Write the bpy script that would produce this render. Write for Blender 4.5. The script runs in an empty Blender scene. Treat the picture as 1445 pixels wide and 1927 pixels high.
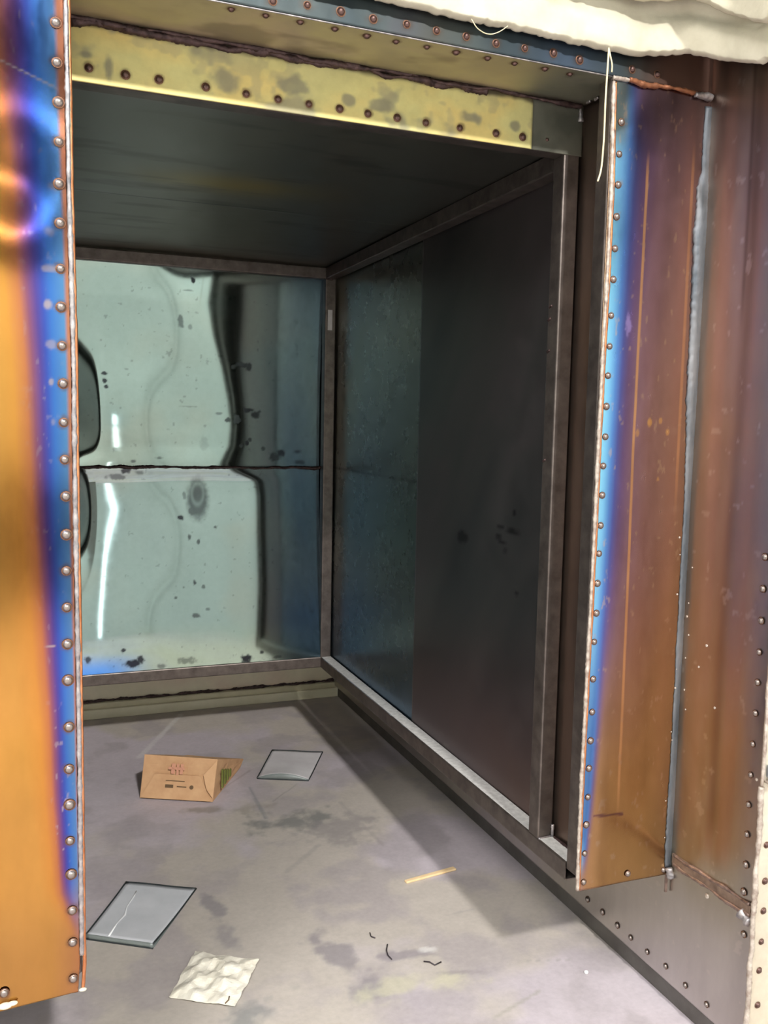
import bpy, bmesh, math, random
import numpy as np
from mathutils import Vector, Matrix

scene = bpy.context.scene
COL = scene.collection
rnd = random.Random(7)

# ---------------------------------------------------------------- camera
PW, PH, FPX = 1445, 1927, 1688.0
YAW, PITCH, ROLL = 0.3732, -0.0982, 0.0208
EYE = np.array([0.0, 0.0, 1.5])
_f = np.array([math.sin(YAW)*math.cos(PITCH), math.cos(YAW)*math.cos(PITCH), math.sin(PITCH)])
_r0 = np.array([math.cos(YAW), -math.sin(YAW), 0.0])
_u0 = np.cross(_r0, _f)
_r = math.cos(ROLL)*_r0 + math.sin(ROLL)*_u0
_u = np.cross(_r, _f)
cam_d = bpy.data.cameras.new('camera')
cam_d.sensor_fit = 'HORIZONTAL'
cam_d.sensor_width = 36.0
cam_d.lens = FPX*36.0/PW
cam_d.clip_start = 0.02
cam = bpy.data.objects.new('camera', cam_d)
COL.objects.link(cam)
cam.matrix_world = Matrix(((_r[0], _u[0], -_f[0], EYE[0]), (_r[1], _u[1], -_f[1], EYE[1]),
                           (_r[2], _u[2], -_f[2], EYE[2]), (0, 0, 0, 1)))
scene.camera = cam

def on(px, py, ax, val):
    """point on the plane ax = val seen at photo pixel (px, py)"""
    v = _f + _r*(px-PW/2)/FPX - _u*(py-PH/2)/FPX
    i = 'xyz'.index(ax)
    t = (val-EYE[i])/v[i]
    return EYE + t*v

# ---------------------------------------------------------------- light
vs = scene.view_settings
vs.view_transform = 'Standard'
vs.look = 'None'
vs.gamma = 1.0
vs.use_curve_mapping = False
vs.exposure = 0.14

world = bpy.data.worlds.new('hall_air')
scene.world = world
world.use_nodes = True
world.node_tree.nodes['Background'].inputs[0].default_value = (0.97, 1.0, 1.0, 1)
world.node_tree.nodes['Background'].inputs[1].default_value = 0.55

def area(name, loc, target, sx, sy, watts, color=(1, 1, 1), shape='RECTANGLE'):
    L = bpy.data.lights.new(name, 'AREA')
    L.shape = shape
    L.size = sx
    L.size_y = sy
    L.energy = watts
    L.color = color
    o = bpy.data.objects.new(name, L)
    COL.objects.link(o)
    o.location = loc
    d = Vector(target)-Vector(loc)
    o.rotation_euler = d.to_track_quat('-Z', 'Y').to_euler()
    return o

KEY = (0.93, -5.2, 6.63)
area('high_bay_light', KEY, (0.85, 1.8, 0.8), 0.55, 0.55, 1120, (1.0, 0.985, 0.96), 'ELLIPSE')
area('fill_panel_light', (-2.9, -1.2, 6.0), (-2.4, -1.0, 0.0), 1.7, 2.4, 560, (1.0, 0.98, 0.97))  # unseen fill, added to lift the floor shadow
scene.cycles.blur_glossy = 1.0
# (x, y, z, along, toward x, toward y): back row of strip lamps, plus side rows added to brighten the walls
STRIPS = [(-2.5, -5.4, 4.0, 'x', 0, -1), (0.35, -5.4, 4.0, 'x', 0, 0), (3.2, -5.4, 4.0, 'x', 0, -1),
          (-2.6, -2.6, 4.0, 'y', -1, 0), (-2.6, 0.6, 4.0, 'y', -1, 0), (5.0, -2.6, 4.0, 'y', 1, 0), (5.0, 0.6, 4.0, 'y', 1, 0)]
for (a_, b_, c_, al_, tx_, ty_) in STRIPS:
    o_ = area('strip_light', (a_, b_, c_-0.06), (a_+tx_*1.1, b_+ty_*1.1, 1.2), 2.4, 0.10, 115 if (tx_ or ty_) else 38, (0.97, 1.0, 0.98))
    zz_ = -(Vector((tx_*1.1, ty_*1.1, -2.74)).normalized())      # lamp shines along its -Z
    xx_ = Vector((1, 0, 0)) if al_ == 'x' else Vector((0, 1, 0))
    yy_ = zz_.cross(xx_)
    o_.rotation_euler = Matrix((xx_, yy_, zz_)).transposed().to_euler()
area('streak_tube_light', (1.12, -6.30, 0.75), (1.12, 0, 0.75), 0.06, 1.40, 3.0, (0.92, 1.0, 1.0))  # unseen tube added to draw a bright line in the back sheet

# ---------------------------------------------------------------- helpers
def lin(c):
    c = np.asarray(c, float)/255.0
    return np.where(c <= 0.04045, c/12.92, ((c+0.055)/1.055)**2.4)

def _hash(ix, iy, seed):
    n = np.sin(ix*127.1+iy*311.7+seed*74.7)*43758.5453
    return n-np.floor(n)

def vnoise(x, y, seed=0):
    x = np.asarray(x, float); y = np.asarray(y, float)
    ix = np.floor(x); iy = np.floor(y)
    fx = x-ix; fy = y-iy
    fx = fx*fx*(3-2*fx); fy = fy*fy*(3-2*fy)
    a = _hash(ix, iy, seed); b = _hash(ix+1, iy, seed)
    c = _hash(ix, iy+1, seed); d = _hash(ix+1, iy+1, seed)
    return (a*(1-fx)+b*fx)*(1-fy)+(c*(1-fx)+d*fx)*fy

def fbm(x, y, seed=0, octv=4):
    s = 0.0; amp = 0.5; tot = 0.0
    for k in range(octv):
        s = s+amp*vnoise(x*2**k, y*2**k, seed+k*13)
        tot += amp; amp *= 0.5
    return s/tot

def ss(a, b, x):
    t = np.clip((np.asarray(x, float)-a)/(b-a), 0, 1)
    return t*t*(3-2*t)

def ramp(x, stops):
    xs_ = [s[0] for s in stops]
    cs = np.array([lin(s[1]) for s in stops])
    return np.stack([np.interp(x, xs_, cs[:, k]) for k in range(3)], -1)

def desat(c, k, gain=1.0):
    g = (c@np.array([0.25, 0.6, 0.15]))[..., None]
    return (c*(1-k)+g*k)*gain

def mixc(base, col, m):
    return base*(1-m[..., None])+lin(col)*m[..., None]

def tag(o, label=None, cat=None, group=None, kind=None):
    if label: o['label'] = label
    if cat: o['category'] = cat
    if group: o['group'] = group
    if kind: o['kind'] = kind
    return o

def empty(name, loc=(0, 0, 0), rz=0.0):
    o = bpy.data.objects.new(name, None)
    o.empty_display_size = 0.1
    COL.objects.link(o)
    o.location = loc
    o.rotation_euler = (0, 0, rz)
    return o

def link(name, me, mat, parent=None, smooth=False):
    if mat is not None and not me.materials:
        me.materials.append(mat)
    if smooth:
        me.polygons.foreach_set('use_smooth', [True]*len(me.polygons))
    o = bpy.data.objects.new(name, me)
    COL.objects.link(o)
    if parent is not None:
        o.parent = parent
    return o

def grid(name, P, mat, parent=None, col=None, surf=None, thick=0.003, flip=False, smooth=True):
    """P: (nu, nv, 3) array of points -> one sheet with per-vertex colour and finish, thickened away from its face"""
    nu, nv, _ = P.shape
    idx = np.arange(nu*nv).reshape(nu, nv)
    q = np.stack([idx[:-1, :-1], idx[1:, :-1], idx[1:, 1:], idx[:-1, 1:]], -1).reshape(-1, 4)
    if flip:
        q = q[:, ::-1]
    me = bpy.data.meshes.new(name)
    me.from_pydata(P.reshape(-1, 3).tolist(), [], q.tolist())
    if col is not None:
        a = me.color_attributes.new('Tint', 'FLOAT_COLOR', 'POINT')
        c4 = np.ones((nu*nv, 4)); c4[:, :3] = np.clip(col.reshape(-1, 3), 0, 1)
        a.data.foreach_set('color', c4.ravel())
    if surf is not None:
        a = me.attributes.new('Finish', 'FLOAT', 'POINT')
        a.data.foreach_set('value', np.ascontiguousarray(np.broadcast_to(surf, (nu, nv))).ravel())
    o = link(name, me, mat, parent, smooth)
    if thick:
        m = o.modifiers.new('thickness', 'SOLIDIFY')
        m.thickness = thick
        m.offset = -1
    return o

def bm_obj(name, bm, mat, parent=None, smooth=False):
    me = bpy.data.meshes.new(name)
    bm.normal_update()
    bm.to_mesh(me); bm.free()
    return link(name, me, mat, parent, smooth)

def add_box(bm, lo, hi, bevel=0.0, seg=2):
    lo = Vector(lo); hi = Vector(hi)
    r = bmesh.ops.create_cube(bm, size=1.0)
    vsx = r['verts']
    c = (lo+hi)/2; s = hi-lo
    for v in vsx:
        v.co = Vector((v.co.x*s.x, v.co.y*s.y, v.co.z*s.z))+c
    if bevel:
        es = list({e for v in vsx for e in v.link_edges})
        bmesh.ops.bevel(bm, geom=es, offset=bevel, segments=seg, profile=0.5, affect='EDGES')

def box(name, lo, hi, mat, parent=None, bevel=0.0):
    bm = bmesh.new(); add_box(bm, lo, hi, bevel)
    return bm_obj(name, bm, mat, parent)

def tube_pts(name, pts, rad, mat, parent=None, n=8, jitter=0.0, flat=None):
    """tube along points; rad scalar or list; jitter roughens it (weld beads)"""
    pts = np.asarray(pts, float)
    m = len(pts)
    rad = np.broadcast_to(np.asarray(rad, float), (m,))
    T = np.gradient(pts, axis=0)
    T /= np.linalg.norm(T, axis=1)[:, None]+1e-12
    ref = np.array([0.0, 0.0, 1.0]) if abs(T[:, 2]).mean() < 0.8 else np.array([0.0, 1.0, 0.0])
    A = np.cross(T, ref); A /= np.linalg.norm(A, axis=1)[:, None]+1e-12
    B = np.cross(T, A)
    th = np.linspace(0, 2*np.pi, n, endpoint=False)
    rr = rad[:, None]*(1+jitter*(np.random.RandomState(m+n).rand(m, n)-0.5))
    fa, fb = flat if flat else (1, 1)
    V = pts[:, None]+A[:, None]*(np.cos(th)[None]*rr*fa)[..., None]+B[:, None]*(np.sin(th)[None]*rr*fb)[..., None]
    V = V.reshape(-1, 3).tolist()
    F = []
    for i in range(m-1):
        for k in range(n):
            F.append((i*n+k, i*n+(k+1) % n, (i+1)*n+(k+1) % n, (i+1)*n+k))
    F.append(tuple(range(n))[::-1]); F.append(tuple((m-1)*n+k for k in range(n)))
    me = bpy.data.meshes.new(name)
    me.from_pydata(V, [], F)
    return link(name, me, mat, parent, True)

def weld(name, a, b, rad, mat, parent, step=0.006, wob=0.3, bulge=0.45, seed=1, flat=None):
    a = np.asarray(a, float); b = np.asarray(b, float)
    n = max(6, int(np.linalg.norm(b-a)/step))
    t = np.linspace(0, 1, n)
    P = a+(b-a)*t[:, None]
    L = np.linalg.norm(b-a)
    rs = rad*(0.75+bulge*(fbm(t*L*28, t*0+seed, seed, 3)-0.3)*1.6)
    rs = np.maximum(rs, rad*0.35)
    P = P+np.stack([(vnoise(t*L*22, t*0+k*5+seed, seed)-0.5)*rad*2*wob for k in range(3)], -1)
    return tube_pts(name, P, rs, mat, parent, 8, 0.35, flat)

def hollow_tube(name, axis, lo, hi, mat, parent, wall=0.003):
    """square steel tube, open at its two ends"""
    lo = np.array(lo, float); hi = np.array(hi, float)
    k = 'xyz'.index(axis)
    i, j = [q for q in range(3) if q != k]
    r = 0.004
    def ring(l, h, rr):
        pts = []
        for (ci, cj, a0) in ((h[0]-rr, h[1]-rr, 0), (l[0]+rr, h[1]-rr, 90), (l[0]+rr, l[1]+rr, 180), (h[0]-rr, l[1]+rr, 270)):
            for a in (0, 45, 90):
                t = math.radians(a0+a)
                pts.append((ci+rr*math.cos(t), cj+rr*math.sin(t)))
        return pts
    outer = ring((lo[i], lo[j]), (hi[i], hi[j]), r)
    inner = ring((lo[i]+wall, lo[j]+wall), (hi[i]-wall, hi[j]-wall), 0.002)
    n = len(outer)
    V = []
    for kk in (lo[k], hi[k]):
        for rg in (outer, inner):
            for p in rg:
                v = [0, 0, 0]; v[i] = p[0]; v[j] = p[1]; v[k] = kk
                V.append(v)
    F = []
    for a in range(n):
        b = (a+1) % n
        F.append((a, b, 2*n+b, 2*n+a))
        F.append((n+b, n+a, 3*n+a, 3*n+b))
        F.append((b, a, n+a, n+b))
        F.append((2*n+a, 2*n+b, 3*n+b, 3*n+a))
    me = bpy.data.meshes.new(name)
    me.from_pydata(V, [], F)
    bm = bmesh.new(); bm.from_mesh(me)
    bmesh.ops.recalc_face_normals(bm, faces=bm.faces)
    bm.to_mesh(me); bm.free()
    return link(name, me, mat, parent)

# ---------------------------------------------------------------- materials
def mat_new(name):
    m = bpy.data.materials.new(name)
    m.use_nodes = True
    nt = m.node_tree
    return m, nt, nt.nodes['Principled BSDF']

def nd(nt, t, **kw):
    n = nt.nodes.new(t)
    for k, v in kw.items():
        setattr(n, k, v)
    return n

def noise_tex(nt, scale, detail=4, rough=0.55, stretch=None):
    tc = nd(nt, 'ShaderNodeTexCoord')
    mp = nd(nt, 'ShaderNodeMapping')
    if stretch:
        mp.inputs['Scale'].default_value = stretch
    nz = nd(nt, 'ShaderNodeTexNoise')
    nz.inputs['Scale'].default_value = scale
    nz.inputs['Detail'].default_value = detail
    nz.inputs['Roughness'].default_value = rough
    nt.links.new(tc.outputs['Object'], mp.inputs['Vector'])
    nt.links.new(mp.outputs['Vector'], nz.inputs['Vector'])
    return nz

def add_bump(nt, bsdf, nz, strength, dist=0.002):
    b = nd(nt, 'ShaderNodeBump')
    b.inputs['Strength'].default_value = strength
    b.inputs['Distance'].default_value = dist
    nt.links.new(nz.outputs['Fac'], b.inputs['Height'])
    nt.links.new(b.outputs['Normal'], bsdf.inputs['Normal'])

def tinted(name, metallic=1.0, grain=0.12, gscale=30, stretch=None, bump=0.0, bscale=8, rscale=0.15):
    """sheet metal: colour from the oxide tint stored on the sheet, varied by fine grain; finish stored on the sheet"""
    m, nt, b = mat_new(name)
    at = nd(nt, 'ShaderNodeAttribute', attribute_name='Tint')
    fi = nd(nt, 'ShaderNodeAttribute', attribute_name='Finish')
    nz = noise_tex(nt, gscale, 6, 0.6, stretch)
    mr = nd(nt, 'ShaderNodeMapRange')
    mr.inputs['From Min'].default_value = 0.3; mr.inputs['From Max'].default_value = 0.7
    mr.inputs['To Min'].default_value = 1-grain; mr.inputs['To Max'].default_value = 1+grain
    nt.links.new(nz.outputs['Fac'], mr.inputs['Value'])
    mul = nd(nt, 'ShaderNodeVectorMath', operation='SCALE')
    nt.links.new(at.outputs['Color'], mul.inputs[0])
    nt.links.new(mr.outputs['Result'], mul.inputs['Scale'])
    nt.links.new(mul.outputs['Vector'], b.inputs['Base Color'])
    m2 = nd(nt, 'ShaderNodeMapRange')
    m2.inputs['From Min'].default_value = 0.3; m2.inputs['From Max'].default_value = 0.7
    m2.inputs['To Min'].default_value = 1-rscale; m2.inputs['To Max'].default_value = 1+rscale
    nt.links.new(nz.outputs['Fac'], m2.inputs['Value'])
    mm = nd(nt, 'ShaderNodeMath', operation='MULTIPLY')
    nt.links.new(fi.outputs['Fac'], mm.inputs[0]); nt.links.new(m2.outputs['Result'], mm.inputs[1])
    nt.links.new(mm.outputs['Value'], b.inputs['Roughness'])
    b.inputs['Metallic'].default_value = metallic
    if bump:
        nb = noise_tex(nt, bscale, 3, 0.5)
        add_bump(nt, b, nb, bump, 0.004)
    return m

def plain(name, c1, c2, rough=0.6, metallic=0.0, scale=20, bump=0.0, bscale=60, stretch=None, emit=None):
    m, nt, b = mat_new(name)
    nz = noise_tex(nt, scale, 5, 0.6, stretch)
    cr = nd(nt, 'ShaderNodeValToRGB')
    cr.color_ramp.elements[0].position = 0.3; cr.color_ramp.elements[1].position = 0.7
    cr.color_ramp.elements[0].color = (*lin(c1), 1); cr.color_ramp.elements[1].color = (*lin(c2), 1)
    nt.links.new(nz.outputs['Fac'], cr.inputs['Fac'])
    nt.links.new(cr.outputs['Color'], b.inputs['Base Color'])
    b.inputs['Roughness'].default_value = rough
    b.inputs['Metallic'].default_value = metallic
    if bump:
        add_bump(nt, b, noise_tex(nt, bscale, 4, 0.6), bump, 0.002)
    if emit:
        b.inputs['Emission Color'].default_value = (*emit[:3], 1)
        b.inputs['Emission Strength'].default_value = emit[3]
    return m

M = {}
M['mirror'] = tinted('buckled_bright_sheet', 1.0, 0.04, 40)
M['sheet'] = tinted('oxide_tinted_sheet', 1.0, 0.06, 26, (1, 1, 0.35), 0.0, 6)
M['dull'] = tinted('dull_mill_sheet', 0.95, 0.06, 10, None, 0.0, 5, 0.08)
M['plate'] = tinted('yellow_coated_plate', 0.35, 0.08, 34)
M['cream'] = tinted('cream_painted_sheet', 0.0, 0.05, 20)
M['floor'] = tinted('concrete', 0.0, 0.07, 60, None, 0.12, 45, 0.1)
M['tube'] = plain('mill_steel_tube', (88, 80, 76), (122, 112, 106), 0.42, 0.8, 22, 0.08, 50)
M['tube_lit'] = plain('pale_lit_dust', (186, 184, 180), (222, 220, 216), 0.55, 0.15, 60, 0.15, 90)
M['weld_dark'] = plain('burnt_weld', (44, 32, 32), (92, 72, 70), 0.5, 0.6, 60, 0.5, 120)
M['weld_grey'] = plain('grey_weld', (110, 108, 112), (186, 178, 176), 0.42, 0.7, 50, 0.4, 120)
M['weld_blue'] = plain('brushed_grey_seam', (76, 84, 92), (130, 130, 132), 0.55, 0.75, 30, 0.3, 90, (1, 1, 0.15))
M['weld_brown'] = plain('brown_weld', (100, 82, 76), (158, 136, 126), 0.4, 0.7, 50, 0.4, 120)
M['weld_copper'] = plain('copper_tinted_edge', (176, 106, 66), (214, 150, 108), 0.4, 0.85, 30, 0.2, 60)
M['weld_pale'] = plain('pale_weld', (128, 108, 96), (204, 194, 182), 0.5, 0.4, 45, 0.4, 120)
M['rivet'] = plain('rivet_steel', (122, 112, 106), (168, 158, 152), 0.36, 0.85, 60)
M['rivet_rust'] = plain('burnt_rivet', (70, 50, 46), (124, 98, 92), 0.42, 0.8, 90, 0.3, 200)
M['rivet_ring'] = plain('burnt_ring', (84, 56, 42), (120, 84, 62), 0.5, 0.6, 90)
M['blanket'] = plain('ceramic_fibre', (182, 175, 154), (206, 200, 180), 0.95, 0, 9, 0.6, 40)
M['thread'] = plain('fibre_thread', (206, 190, 150), (226, 212, 176), 0.8, 0)
M['kraft'] = plain('kraft_paper', (190, 146, 106), (208, 166, 124), 0.8, 0, 14, 0.15, 30)
M['ink'] = plain('dark_ink', (96, 74, 50), (110, 86, 60), 0.8)
M['ink_green'] = plain('green_ink', (96, 102, 44), (112, 118, 54), 0.8)
M['ink_pink'] = plain('faint_red_ink', (200, 142, 116), (206, 150, 120), 0.8)
M['pouch'] = plain('grey_film', (186, 188, 192), (208, 208, 212), 0.5, 0.0, 6, 0.1, 12)
M['pouch_pale'] = plain('pale_film', (196, 190, 192), (214, 210, 210), 0.55, 0.0, 8, 0.1, 12)
M['pouch_side'] = plain('grey_green_film', (96, 104, 102), (128, 134, 132), 0.4, 0.1, 10)
M['pouch_edge'] = plain('dark_seal', (30, 36, 38), (44, 50, 52), 0.5)
M['crease'] = plain('crease_highlight', (222, 224, 226), (240, 240, 240), 0.3)
M['paper'] = plain('crumpled_paper', (216, 208, 190), (240, 234, 220), 0.9, 0, 18, 0.2, 40)
M['wood'] = plain('pale_wood', (222, 188, 138), (238, 210, 166), 0.7, 0, 30, 0.2, 60, (1, 8, 1))
M['wire'] = plain('dark_wire', (48, 42, 46), (70, 62, 66), 0.5, 0.5)
M['tape'] = plain('white_tape', (196, 192, 190), (214, 210, 208), 0.6)
M['hall_wall'] = plain('hall_plaster', (206, 212, 206), (218, 222, 216), 0.9, 0, 1.5)
M['dado'] = plain('hall_dado', (203, 208, 202), (214, 217, 211), 0.7, 0, 1.5)
M['cabinet'] = plain('grey_cabinet', (140, 137, 132), (152, 148, 142), 0.5, 0.2, 4)
M['upper'] = plain('hall_cladding', (52, 50, 50), (64, 60, 58), 0.8, 0, 1.5)
M['lamp_body'] = plain('lamp_housing', (150, 152, 154), (170, 172, 174), 0.5, 0.3)
M['crumb'] = plain('white_crumb', (236, 236, 232), (248, 248, 244), 0.8)
M['clear'] = plain('pale_bracket', (150, 156, 168), (190, 196, 204), 0.35, 0.8)

# ---------------------------------------------------------------- key dimensions (metres)
X = 1.2425      # inner face of the right-hand tubes
T = 0.050       # tube size
YB = 3.952      # front face of the back tubes
ZB, ZT = 0.401, 2.145
YP, YF = 1.994, 1.805
ZH, ZS = 2.176, 2.298
XL = 0.078      # right edge of the left front panel
XS = 1.526      # outer casing, right
YQ = 1.859
YC = 4.62       # outer casing, back
LX = XL-0.004   # inner face of left tubes

# =================================================================== FLOOR
def axis_pts(parts):
    out = []
    for a, b, n in parts:
        out += list(np.linspace(a, b, n, endpoint=False))
    out.append(parts[-1][1])
    return np.array(out)
gx = axis_pts([(-8, -0.5, 14), (-0.5, 1.9, 300), (1.9, 10, 14)])
gy = axis_pts([(-6.6, 1.6, 16), (1.6, 4.7, 360), (4.7, 8, 6)])
GX, GY = np.meshgrid(gx, gy, indexing='ij')
n1 = fbm(GX*2.2, GY*2.2, 3, 5); n2 = fbm(GX*6, GY*6, 9, 5); n3 = fbm(GX*22, GY*22, 21, 4)
fc = np.broadcast_to(lin((184, 174, 179)), GX.shape+(3,)).copy()
fc = mixc(fc, (180, 171, 157), ss(0.44, 0.60, n1)*0.75)
fc = mixc(fc, (160, 151, 153), ss(0.50, 0.68, n2)*0.6)
fc *= (0.93+0.14*n3)[..., None]
def stain(fc, px, py, a, b, ang, col, k, seed=0, soft=0.8, nz=0.9):
    col = tuple(v+14 for v in col)
    p = on(px, py, 'z', 0.0)
    dx = GX-p[0]; dy = GY-p[1]
    c, s = math.cos(ang), math.sin(ang)
    u = (dx*c+dy*s)/a; v = (-dx*s+dy*c)/b
    r = np.sqrt(u*u+v*v)+nz*((fbm(GX*11+seed, GY*11, seed, 4)-0.5)*1.7+(fbm(GX*38, GY*38+seed, seed+2, 3)-0.5)*1.1)
    return mixc(fc, col, (1-ss(1-soft, 1.0, r))*k)
fc = stain(fc, 540, 1545, 0.20, 0.11, 0.3, (96, 98, 96), 0.75, 3)
fc = stain(fc, 640, 1560, 0.17, 0.13, 0.1, (122, 116, 116), 0.6, 5)
fc = stain(fc, 470, 1520, 0.10, 0.06, 0.1, (126, 118, 106), 0.5, 8)
fc = stain(fc, 380, 1525, 0.12, 0.035, -0.35, (112, 106, 92), 0.6, 15)
fc = stain(fc, 395, 1700, 0.030, 0.14, 0.15, (126, 120, 122), 0.8, 11, 0.6)
fc = stain(fc, 420, 1760, 0.05, 0.09, 0.1, (128, 122, 124), 0.7, 12)
fc = stain(fc, 640, 1800, 0.05, 0.22, 0.25, (126, 119, 121), 0.85, 13, 0.7)
fc = stain(fc, 680, 1870, 0.10, 0.07, 0.1, (132, 126, 127), 0.8, 14)
fc = stain(fc, 480, 1900, 0.10, 0.08, 0.1, (118, 118, 116), 0.8, 17)
fc = stain(fc, 770, 1795, 0.09, 0.03, -0.2, (134, 126, 128), 0.9, 19, 0.5)
fc = stain(fc, 800, 1785, 0.035, 0.02, -0.2, (200, 196, 192), 0.7, 29, 0.6)
fc = stain(fc, 740, 1855, 0.16, 0.05, 0.2, (176, 170, 146), 0.7, 23)
fc = stain(fc, 860, 1845, 0.13, 0.05, -0.2, (178, 172, 148), 0.7, 24)
fc = stain(fc, 870, 1830, 0.08, 0.012, -0.3, (136, 128, 128), 0.7, 25)
for (ax_, ay_, bx_, by_, w, colr, k) in ((262, 1425, 340, 1345, 0.016, (196, 192, 188), 0.7), (395, 1500, 470, 1450, 0.006, (120, 112, 108), 0.6),
                                   (470, 1482, 500, 1540, 0.008, (108, 112, 112), 0.7), (560, 1475, 510, 1510, 0.004, (118, 112, 110), 0.7),
                                   (830, 1725, 890, 1712, 0.004, (140, 132, 130), 0.8), (930, 1915, 1015, 1865, 0.006, (140, 134, 124), 0.8),
                                   (985, 1808, 1085, 1806, 0.003, (140, 134, 130), 0.8), (805, 1705, 880, 1690, 0.003, (150, 144, 140), 0.8),
                                   (640, 1510, 720, 1590, 0.01, (134, 126, 124), 0.6), (600, 1590, 540, 1640, 0.012, (134, 128, 124), 0.6)):
    a = on(ax_, ay_, 'z', 0)[:2]; b = on(bx_, by_, 'z', 0)[:2]
    ab = b-a; t = np.clip(((GX-a[0])*ab[0]+(GY-a[1])*ab[1])/(ab@ab), 0, 1)
    dd = np.hypot(GX-a[0]-t*ab[0], GY-a[1]-t*ab[1])
    dd = dd+0.6*w*(fbm(GX*40, GY*40, 5, 3)-0.5)
    colr = tuple(min(250, v+16) for v in colr)
    fc = mixc(fc, colr, (1-ss(w*0.4, w*1.2, dd))*k*(0.4+0.6*n2))
FZ = (fbm(GX*5, GY*5, 31, 3)-0.5)*0.0004
floor = grid('floor', np.stack([GX, GY, FZ*0], -1), M['floor'], None, fc, np.full(GX.shape, 0.62), thick=0.0)
tag(floor, 'stained grey concrete floor under the metal chamber', kind='structure')
box('floor_slab', (-8, -6.6, -0.12), (10, 8, -0.001), M['dado'], floor)

# =================================================================== HALL behind the camera
hall = empty('wall_hall'); tag(hall, 'white painted hall wall with grey lower band behind the viewer', kind='structure')
for nm, z0, z1, mt in (('dado_band', 0.0, 1.15, 'dado'), ('plaster_band', 1.15, 3.3, 'hall_wall'), ('upper_cladding', 3.3, 7.6, 'upper')):
    box(nm, (-8, -6.7, z0), (10, -6.5, z1), M[mt], hall)
box('added_pipe', (1.85, -6.5, 0.0), (1.95, -6.4, 4.0), M['dado'], hall, 0.03)  # unseen pipe, added for a thin line mirrored in the back sheet
side = empty('wall_hall_side'); tag(side, 'white painted side walls of the hall beyond the casing', kind='structure')
for nm, z0, z1, mt in (('dado_band', 0.0, 1.15, 'dado'), ('plaster_band', 1.15, 3.3, 'hall_wall'), ('upper_cladding', 3.3, 7.6, 'upper')):
    box(nm, (6.2, -6.5, z0), (6.4, 8, z1), M[mt], side)
    box(nm, (-4.0, -6.5, z0), (-3.8, 8, z1), M[mt], side)
WHERE = ('behind the viewer at the left', 'behind the viewer in the middle', 'behind the viewer at the right', 'added to brighten the left hall wall, rear', 'added to brighten the left hall wall, front', 'added to brighten the right hall wall, rear', 'added to brighten the right hall wall, front')
for i, (a_, b_, c_, al_, tx_, ty_) in enumerate(STRIPS):
    h = empty('strip_lamp', (a_, b_, c_), 0 if al_ == 'x' else math.pi/2)
    tag(h, 'long white strip lamp ' + WHERE[i], 'lamp', 'hall strip lamps')
    box('lamp_housing', (-1.22, -0.05, 0.0), (1.22, 0.05, 0.07), M['lamp_body'], h, 0.01)
    for s in (-1, 1):
        box('hanger', (s*0.9-0.004, -0.004, 0.07), (s*0.9+0.004, 0.004, 2.0), M['lamp_body'], h)
h = empty('added_cabinet', (-0.08, -4.35, 0.0)); tag(h, 'low grey steel cabinet, unseen, added for a dark band mirrored in the gold panel', 'cabinet')  # unseen; added so the gold panel mirrors a darker band
box('cabinet_body', (-0.52, -0.24, 0.0), (0.52, 0.24, 0.98), M['cabinet'], h, 0.006)
for sx_ in (-1, 1):
    dr_ = box('cabinet_door', (min(0.01*sx_, 0.50*sx_), 0.24, 0.05), (max(0.01*sx_, 0.50*sx_), 0.258, 0.94), M['cabinet'], h, 0.004)
    box('door_handle', (sx_*0.06-0.01, 0.258, 0.45), (sx_*0.06+0.01, 0.28, 0.60), M['lamp_body'], dr_, 0.004)
h = empty('high_bay_lamp', KEY); tag(h, 'round high bay lamp hanging high in front of the opening', 'lamp')
bm = bmesh.new(); bmesh.ops.create_cone(bm, cap_ends=True, segments=32, radius1=0.25, radius2=0.12, depth=0.25)
for v in bm.verts: v.co.z += 0.15
bm_obj('lamp_housing', bm, M['lamp_body'], h)
box('hanger', (-0.005, -0.005, 0.27), (0.005, 0.005, 0.8), M['lamp_body'], h)
h = empty('fill_panel', (-2.9, -1.2, 6.0)); tag(h, 'added wide fill panel, unseen, high to the left of the viewer', 'lamp')
box('lamp_housing', (-0.88, -1.25, 0.06), (0.88, 1.25, 0.14), M['lamp_body'], h, 0.01)
for sx_ in (-1, 1):
    box('hanger', (sx_*0.7-0.005, -0.005, 0.14), (sx_*0.7+0.005, 0.005, 1.4), M['lamp_body'], h)
h = empty('streak_tube', (1.12, -6.4, 0.1)); tag(h, 'tall upright light tube added behind the viewer to streak the back sheet', 'lamp')
box('lamp_housing', (-0.05, -0.09, -0.1), (0.05, 0.06, 1.40), M['lamp_body'], h, 0.008)

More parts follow.
